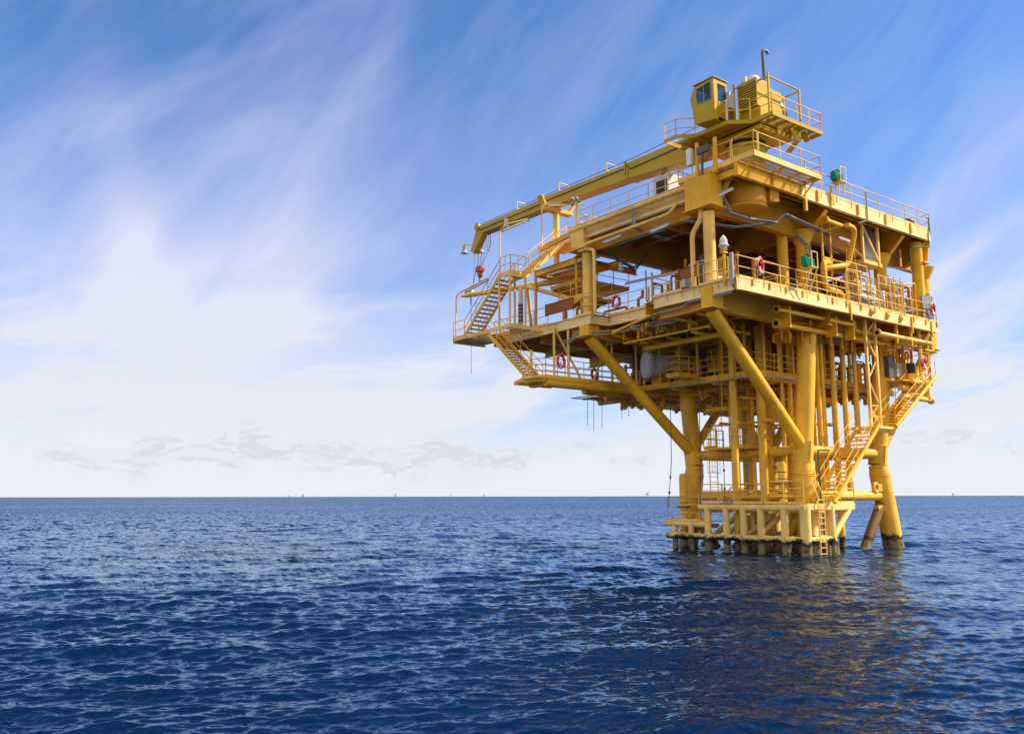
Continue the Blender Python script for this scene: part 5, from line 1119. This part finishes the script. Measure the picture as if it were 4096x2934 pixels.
MB().box(-0.24, -0.12, 0.02, 0.2, 13.1, 14.7).obj('housing', GREY, t); b = MB(); b.bend([(-0.18, 0.1, 13.1), (-0.2, 0.0, 12.95), (-0.1, -0.02, 12.8), (-0.03, 0.2, 12.76)], 0.03, 0.1, 8); b.obj('cable', BLACK, t)

def covered(x, y, z, label, base=True):
    """horn box under a lashed canvas cover on an outrigger bracket"""
    t = thing('covered_box', label, 'covered box', (x, y, z), 'green canvas covered boxes on the railings')
    b = MB()
    def lump(x0, x1, y0, y1, z0, z1, k):
        vs = []; n = 16
        for zz, sc_ in ((z0, .82), (z0 + (z1 - z0) * .2, 1.0), (z0 + (z1 - z0) * .55, .93), (z0 + (z1 - z0) * .85, 1.0), (z1, .70)):
            for i in range(n):
                a = 2 * math.pi * i / n; cxx, cyy = (x0 + x1) / 2, (y0 + y1) / 2; q = 1 + 0.07 * math.sin(3 * a + zz * 9 + k)
                ca, sa = math.cos(a), math.sin(a); e = 0.6
                vs.append((cxx + math.copysign(abs(ca) ** e, ca) * (x1 - x0) / 2 * sc_ * q, cyy + math.copysign(abs(sa) ** e, sa) * (y1 - y0) / 2 * sc_ * q, zz))
        fs = [(r_ * n + i, r_ * n + (i + 1) % n, (r_ + 1) * n + (i + 1) % n, (r_ + 1) * n + i) for r_ in range(4) for i in range(n)]
        b._add(vs, fs, True); b._add(vs[-n:], [tuple(range(n))]); b._add(vs[:n], [tuple(range(n))[::-1]])
    lump(x - 0.34, x + 0.06, y - 0.18, y + 0.18, z, z + 0.54, 0); lump(x + 0.12, x + 0.50, y - 0.17, y + 0.17, z + 0.02, z + 0.46, 2); b.obj('canvas_cover', GREEN, t)
    b = MB(); b.box(x - 0.05, x + 0.55, y - 0.3, y + 0.3, z - 0.06, z - 0.01)
    for dx in (0, 0.5):
        b.beam((x + dx, y - 0.28, z), (x + dx, y - 0.28, z + 0.78), 0.045, 0.045)
        if base: b.beam((x + dx, y - 0.25, z - 0.04), (x + dx - .1, y + 0.22, z - 1.25), 0.05, 0.05)
    b.beam((x, y - 0.28, z + 0.78), (x + .5, y - 0.28, z + 0.78), 0.045, 0.045)
    if not base:
        for dx in (0, 0.5): b.beam((x + dx, y - 0.2, z), (x + dx, y - 0.1, z - 0.75), 0.05, 0.05)
    b.obj('bracket', YPALE, t)
    b = MB(); b.box(x + 0.12, x + 0.35, y - .05, y + .1, z + 0.58, z + 0.7); b.obj('horn', BLACK, t)
covered(4.95, -0.62, 14.66, 'green canvas covered box on an outrigger at the main deck railing')
covered(8.5, -0.35, 20.15, 'green canvas covered box on the roof railing right of the crane', False)

t = thing('ventilation_cabinet', 'grey ventilation cabinet with dark louvres on the roof below the crane boom', 'cabinet', (3.0, 6.5, 19.35))
MB().box(2.3, 4.2, 6.3, 7.5, 19.9, 21.3).obj('casing', LGREY, t); b = MB()
for i in range(9): b.beam((2.28, 6.45, 20.1 + i * 0.1), (2.28, 7.2, 20.1 + i * 0.1), 0.04, 0.03)
b.obj('louvre', DGREY, t); MB().box(2.288, 2.295, 6.42, 7.25, 20.02, 21.0).obj('grille_shadow_box', BLACK, t)
b = MB(); b.box(2.4, 4.1, 6.4, 7.4, 19.32, 19.9); b.obj('stand', GREY, t); b = MB(); b.tube((2.6, 6.9, 21.3), (2.6, 6.9, 21.42), 0.1, 10); b.box(2.45, 2.9, 6.8, 7.0, 21.42, 21.48); b.obj('vent', DGREY, t)

t = thing('sign_board', 'long brown board on the railing of the box platform left of the left column', 'sign', (-0.12, 13.2, 14.3)); 
MB().box(-0.14, -0.10, 11.9, 14.5, 14.02, 14.70).obj('panel', BROWN, t); b = MB(); b.box(-0.17, -0.14, 11.88, 14.52, 14.68, 14.72); b.box(-0.17, -0.14, 11.88, 14.52, 14.0, 14.04); b.box(-0.17, -0.14, 11.86, 11.92, 14.0, 14.72); b.box(-0.17, -0.14, 14.48, 14.54, 14.0, 14.72); b.obj('frame', DBROWN, t)
t = thing('sign_board', 'short brown board on the railing beside the front corner column', 'sign', (-0.12, 2.9, 14.3))
MB().box(-0.16, -0.12, 2.3, 3.5, 14.02, 14.58).obj('panel', BROWN, t); b = MB(); b.box(-0.19, -0.16, 2.28, 3.52, 14.56, 14.60); b.box(-0.19, -0.16, 2.28, 3.52, 14.0, 14.04); b.box(-0.19, -0.16, 3.48, 3.52, 14.0, 14.6); b.obj('frame', DBROWN, t); MB().box(-0.19, -0.12, 2.2, 2.28, 13.95, 14.62).obj('frame', YEL, t)

t = thing('marker_buoy_pole', 'white upright float pole with a brown banded middle on the left side of the deck', 'marker pole', (0.2, 17.5, 13.4))
b = MB(); b.tube((0.2, 17.5, 13.3), (0.2, 17.5, 14.1), 0.17, 16); b.obj('float', WHITE, t); b = MB(); b.tube((0.2, 17.5, 15.35), (0.2, 17.5, 16.3), 0.16, 16, 0.14); b.tube((0.2, 17.5, 16.3), (0.2, 17.5, 16.5), 0.14, 16, 0.03); b.obj('float', WHITE, t)
b = MB(); b.tube((0.2, 17.5, 14.1), (0.2, 17.5, 15.35), 0.165, 16); b.obj('band', DBROWN, t); b = MB()
for z in (14.35, 14.6, 14.85, 15.1): MB().tube((0.2, 17.5, z), (0.2, 17.5, z + .04), 0.17, 16).obj('band', LGREY, t)

t = thing('electrical_cabinet', 'tall stainless cabinet on the hanging platform under the roof at right', 'cabinet', (15.0, 1.6, 17.2))
MB().box(14.1, 15.9, 1.6, 3.2, 17.1, 19.05).obj('casing', STEEL, t); b = MB()
for x in (14.1, 15.85): b.box(x - 0.03, x + 0.08, 1.52, 1.6, 17.0, 19.1)
b.box(14.1, 15.9, 1.55, 1.6, 18.25, 18.35); b.tube((14.3, 1.8, 19.05), (14.3, 1.8, 19.25), 0.1, 10); b.tube((15.6, 1.8, 19.05), (15.6, 1.8, 19.2), 0.1, 10); b.obj('frame', GREY, t)
b = MB(); b.box(12.2, 14.2, 0.5, 2.4, 16.35, 16.55); b.box(13.9, 15.9, 1.5, 3.3, 16.9, 17.1)
for x in (12.2, 13.85): b.beam((x, 0.5, 16.4), (x, 0.5, 18.7), 0.13, 0.13)
b.beam((12.25, 0.5, 18.6), (13.85, 0.5, 16.6), 0.09, 0.09); b.beam((11.4, 1.0, 17.5), (12.2, 0.5, 16.6), 0.09, 0.09); b.obj('hanging_platform', YPALE, PF)
t = thing('control_panel', 'pale control panel with rows of gauges and valves at the railing on the right', 'control panel', (12.8, 1.0, 13.5))
MB().box(12.1, 14.1, 0.95, 1.5, 14.55, 15.35).obj('casing', LGREY, t); b = MB()
for i in range(9): b.tube((12.35 + i * 0.18, 0.94, 15.1), (12.35 + i * 0.18, 0.9, 15.1), 0.05, 10); b.box(12.3 + i * 0.18, 12.38 + i * 0.18, 0.9, 0.94, 14.7, 14.85)
b.obj('gauges', DGREY, t); b = MB(); b.box(12.0, 14.1, 0.7, 1.3, 14.36, 14.46); b.box(12.6, 14.2, 0.9, 1.3, 13.9, 14.2); b.box(12.9, 14.3, 0.8, 1.3, 13.55, 13.72); b.box(14.3, 14.42, 0.6, 0.8, 13.5, 15.0)
for i in range(8): b.ball((12.3 + i * .22, .7, 14.3), 0.07, 8)
b.obj('shelf', WHITE, t)
t = thing('wind_screen', 'blue grey flat panel standing behind the far right end of the main deck railing', 'panel', (18.4, 0.1, 13.6))
MB().box(17.75, 18.95, 0.10, 0.16, 13.6, 15.15).obj('panel', BLUEG, t); MB().box(18.95, 19.0, 0.08, 0.17, 13.5, 15.2).obj('frame', GREY, t)
# cable bundle draped along the right railing
b = MB()
for o in (0, 0.07, 0.14): b.sweep([V((10.8 + 6.8 * s_, 0.25 + o, 14.1 - o - 0.45 * math.sin(math.pi * s_) ** 2)) for s_ in np.linspace(0, 1, 20)], 0.045, 8)
tag(b.obj('cable_bundle', GREY), 'thick grey cable bundle sagging behind the right railing of the main deck', 'cable')
b = MB(); b.sweep([V(p) for p in ((15.4, 1.2, 15.0), (16.3, 1.0, 14.95), (17.0, 0.9, 15.05), (17.5, 0.9, 14.9), (17.6, 0.9, 13.6))], 0.09, 10); b.obj('process_pipe', LGREY, PF)
# pressure vessel on the cellar deck
t = thing('pressure_vessel', 'large pale horizontal vessel with a bolted round end flange below the main deck', 'vessel', (5.8, 10.9, 9.8))
b = MB(); vc = V((5.25, 11.3, 11.05)); dv = V((0.6, -0.8, 0)).normalized()
dv = V((0.93, -0.36, 0)).normalized()
b.tube(vc, vc + dv * 0.12, 0.92, 36); b.tube(vc + dv * 0.12, vc + dv * 3.2, 0.74, 32); b.obj('shell', LGREY, t)
s_, u_ = frame(dv); b = MB()
for k in range(28):
    a = k * 2 * math.pi / 28; o = (s_ * math.cos(a) + u_ * math.sin(a)) * 0.86; b.tube(vc + o - dv * 0.07, vc + o + dv * 0.18, 0.035, 6)
b.obj('flange_bolts', DGREY, t); MB().box(5.9, 6.6, 10.6, 11.5, 9.75, 10.4).obj('saddle', YEL, t)
t = thing('work_light', 'small square work light on a stub at the cellar deck edge by the vessel', 'lamp', (5.4, 9.4, 9.9)); b = MB(); b.slab([(5.2, 9.75, 10.0), (5.2, 9.2, 10.25), (5.2, 9.35, 10.6), (5.2, 9.85, 10.35)], (0.12, 0, 0)); b.obj('housing', DGREY, t); MB().tube((5.4, 9.5, 9.7), (5.4, 9.5, 10.1), 0.05, 8).obj('post', YEL, t)
t = thing('work_light', 'grey square floodlight standing on the main deck behind the railing left of the corner', 'lamp', (0.5, 3.6, 13.5)); MB().box(0.4, 0.7, 3.55, 4.0, 13.75, 14.3).obj('housing', GREY, t); MB().box(0.38, 0.4, 3.6, 3.95, 13.8, 14.25).obj('lens', LENSW, t); MB().tube((0.55, 3.75, 13.5), (0.55, 3.75, 13.8), 0.04, 8).obj('post', GREY, t)
t = thing('camera_mast', 'short mast with two round cameras on the roof beside the boom rest', 'mast', (0.6, 12.3, 19.3)); MB().tube((0.6, 12.3, 19.2), (0.6, 12.3, 20.95), 0.09, 12).obj('post', YPALE, t)
b = MB()
for dy, dz in ((.32, .1), (-.1, .0), (.3, -.25), (-.32, -.22)): b.ball((0.5, 12.3 + dy, 21.05 + dz), 0.13, 10)
b.tube((0.55, 12.0, 21.0), (0.55, 12.6, 21.0), 0.05, 8); b.obj('camera_head', GREY, t); MB().box(0.45, 0.55, 12.0, 12.12, 19.4, 20.6).obj('junction_box', WHITE, t)
t = thing('junction_box', 'grey junction box with hanging cable between the crane platform stanchions', 'box', (0.2, 1.8, 20.3)); MB().box(0.1, 0.3, 1.55, 2.3, 20.5, 20.85).obj('casing', DGREY, t); b = MB(); b.bend([(0.2, 1.6, 20.5), (0.2, 1.6, 20.1), (0.2, 1.9, 20.0), (0.2, 2.0, 20.5)], 0.025, 0.15, 8); b.tube((0.2, 2.0, 20.5), (0.2, 2.05, 19.2), 0.07, 10); b.obj('cable', DGREY, t); MB().box(0.1, 0.3, 2.7, 3.0, 20.1, 21.0).obj('tag_plate', WHITE, t)
t = thing('electrical_drum', 'brown domed drum standing on the roof at the far right corner', 'drum', (17.4, 0.6, 19.4)); b = MB(); b.tube((17.4, 0.5, 19.3), (17.4, 0.5, 19.7), 0.42, 24); b.ball((17.4, 0.5, 19.7), 0.42, 20, 0.7); b.obj('shell', DBROWN, t)
t = thing('oily_water_skid', 'dark equipment skid with blue drum on the right corner platform', 'skid', (16.8, 1.5, 9.8)); MB().box(16.3, 16.9, 1.2, 2.0, 10.1, 10.9).obj('casing', GREY, t); MB().tube((17.3, 0.9, 10.3), (17.3, 0.9, 10.95), 0.24, 18).obj('drum', paint('navy_paint', (0.01, 0.015, 0.05), rust=0), t); MB().tube((17.3, .9, 9.8), (17.3, .9, 10.3), 0.26, 18).obj('base', YEL, t); MB().box(15.4, 15.9, 1.2, 1.5, 10.0, 11.3).obj('panel', DGREY, t)
# swing ropes and slings
def rope(pts, label, knots=(), r=0.022):
    b = MB(); b.path(pts, r, 6)
    for z in knots:
        for p, q in zip(pts[:-1], pts[1:]):
            if min(p[2], q[2]) <= z <= max(p[2], q[2]): b.ball(lerp(p, q, (z - p[2]) / (q[2] - p[2])), r * 3, 8, 1.5)
    tag(b.obj('swing_rope', ROPE), label, 'rope', 'knotted swing ropes over the boat landing')
rope([(5.0, 9.1, 11.9), (4.9, 9.1, 5.0), (4.75, 9.3, 2.4)], 'knotted swing rope hanging furthest left, left of the left leg', (8.2, 4.1, 3.2, 2.0))
rope([(5.2, 7.0, 11.9), (5.0, 7.0, 5.0), (4.9, 7.0, 1.9)], 'knotted swing rope hanging in front of the left leg', (8.0, 4.0, 2.6))
rope([(5.3, 5.8, 11.9), (5.2, 5.5, 6.0), (5.1, 5.4, 2.9)], 'knotted swing rope hanging in front of the caged ladder', (5.0, 4.4, 3.4))
rope([(5.2, 4.1, 11.9), (5.2, 4.0, 6.0), (5.2, 3.9, 3.0)], 'knotted swing rope hanging right of the caged ladder', (5.3, 4.6, 3.6))
for i, (x, y, L) in enumerate(((1.9, 13.0, 2.3), (2.5, 13.1, 2.6), (3.1, 13.0, 2.4), (5.0, 13.2, 1.7), (5.6, 13.2, 1.5))):
    b = MB(); b.path([(x, y, 9.5), (x + .05, y + .1, 9.5 - L * .5), (x - .03, y + .05, 9.5 - L)], 0.016, 5); tag(b.obj('loose_line', ROPE), 'thin loose line dangling below the low left walkway', 'rope', 'thin lines dangling below the walkway')
b = MB()
for s in (0, 0.7): b.sweep([(1.9 + s + .6 * t_, 13.0, 9.55 - 0.5 * math.sin(math.pi * t_)) for t_ in np.linspace(0, 1, 9)], 0.016, 5)
b.box(1.7, 3.6, 12.8, 13.3, 9.45, 9.55); tag(b.obj('hose_coil', DGREY), 'coiled dark hose slung beneath the low left walkway', 'hose')

# ------------------------------------------------------------------ platforms on the horizon
def far_rig(px_az, dist, s, label, flare=False, wide=1.0):
    a = CAM_AZ - math.atan(px_az / F_PX); x, y = CAM.x + dist * math.cos(a), CAM.y + dist * math.sin(a)
    t = thing('distant_platform', label, 'oil platform', (x, y, 0), 'tiny platforms on the horizon'); b = MB(); m_ = FARM
    for dx in (-1, 1):
        for dy in (-1, 1): b.tube((x + dx * 5 * s, y + dy * 5 * s, -3), (x + dx * 5 * s, y + dy * 5 * s, 16 * s), 1.2 * s, 8)
    b.obj('leg', m_, t); b = MB(); w = 9 * s * wide; b.box(x - w, x + w, y - w, y + w, 12 * s, 14 * s); b.box(x - w * .9, x + w * .9, y - w * .9, y + w * .9, 18 * s, 20 * s); b.box(x - w * .5, x + w * .2, y - w * .5, y + w * .3, 14 * s, 24 * s); b.obj('deck', m_, t)
    if flare: b = MB(); b.beam((x, y, 20 * s), (x + w * 1.6, y - w * 1.6, 32 * s), 1.6 * s, 1.6 * s); b.beam((x + w * .5, y, 20 * s), (x + w * .5, y, 30 * s), 1.4 * s, 1.4 * s); b.obj('crane', m_, t)
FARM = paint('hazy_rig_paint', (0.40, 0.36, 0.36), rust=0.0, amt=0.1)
far_rig(1587 - 2048, 7200, 1.0, 'distant platform left of the middle of the horizon', True)
far_rig(1937 - 2048, 8200, 0.9, 'distant platform just left of the middle of the horizon')
far_rig(2583 - 2048, 6500, 1.1, 'distant platform with a crane, nearest the big platform on its left', True)
far_rig(1220 - 2048, 8600, 1.1, 'wide distant platform furthest left but one', False, 1.3); far_rig(1165 - 2048, 9200, 0.8, 'smallest distant platform at the far left of the row')
far_rig(1805 - 2048, 9600, 0.8, 'faint distant platform between the two middle ones'); far_rig(3792 - 2048, 7600, 0.9, 'distant platform on the horizon right of the right leg')
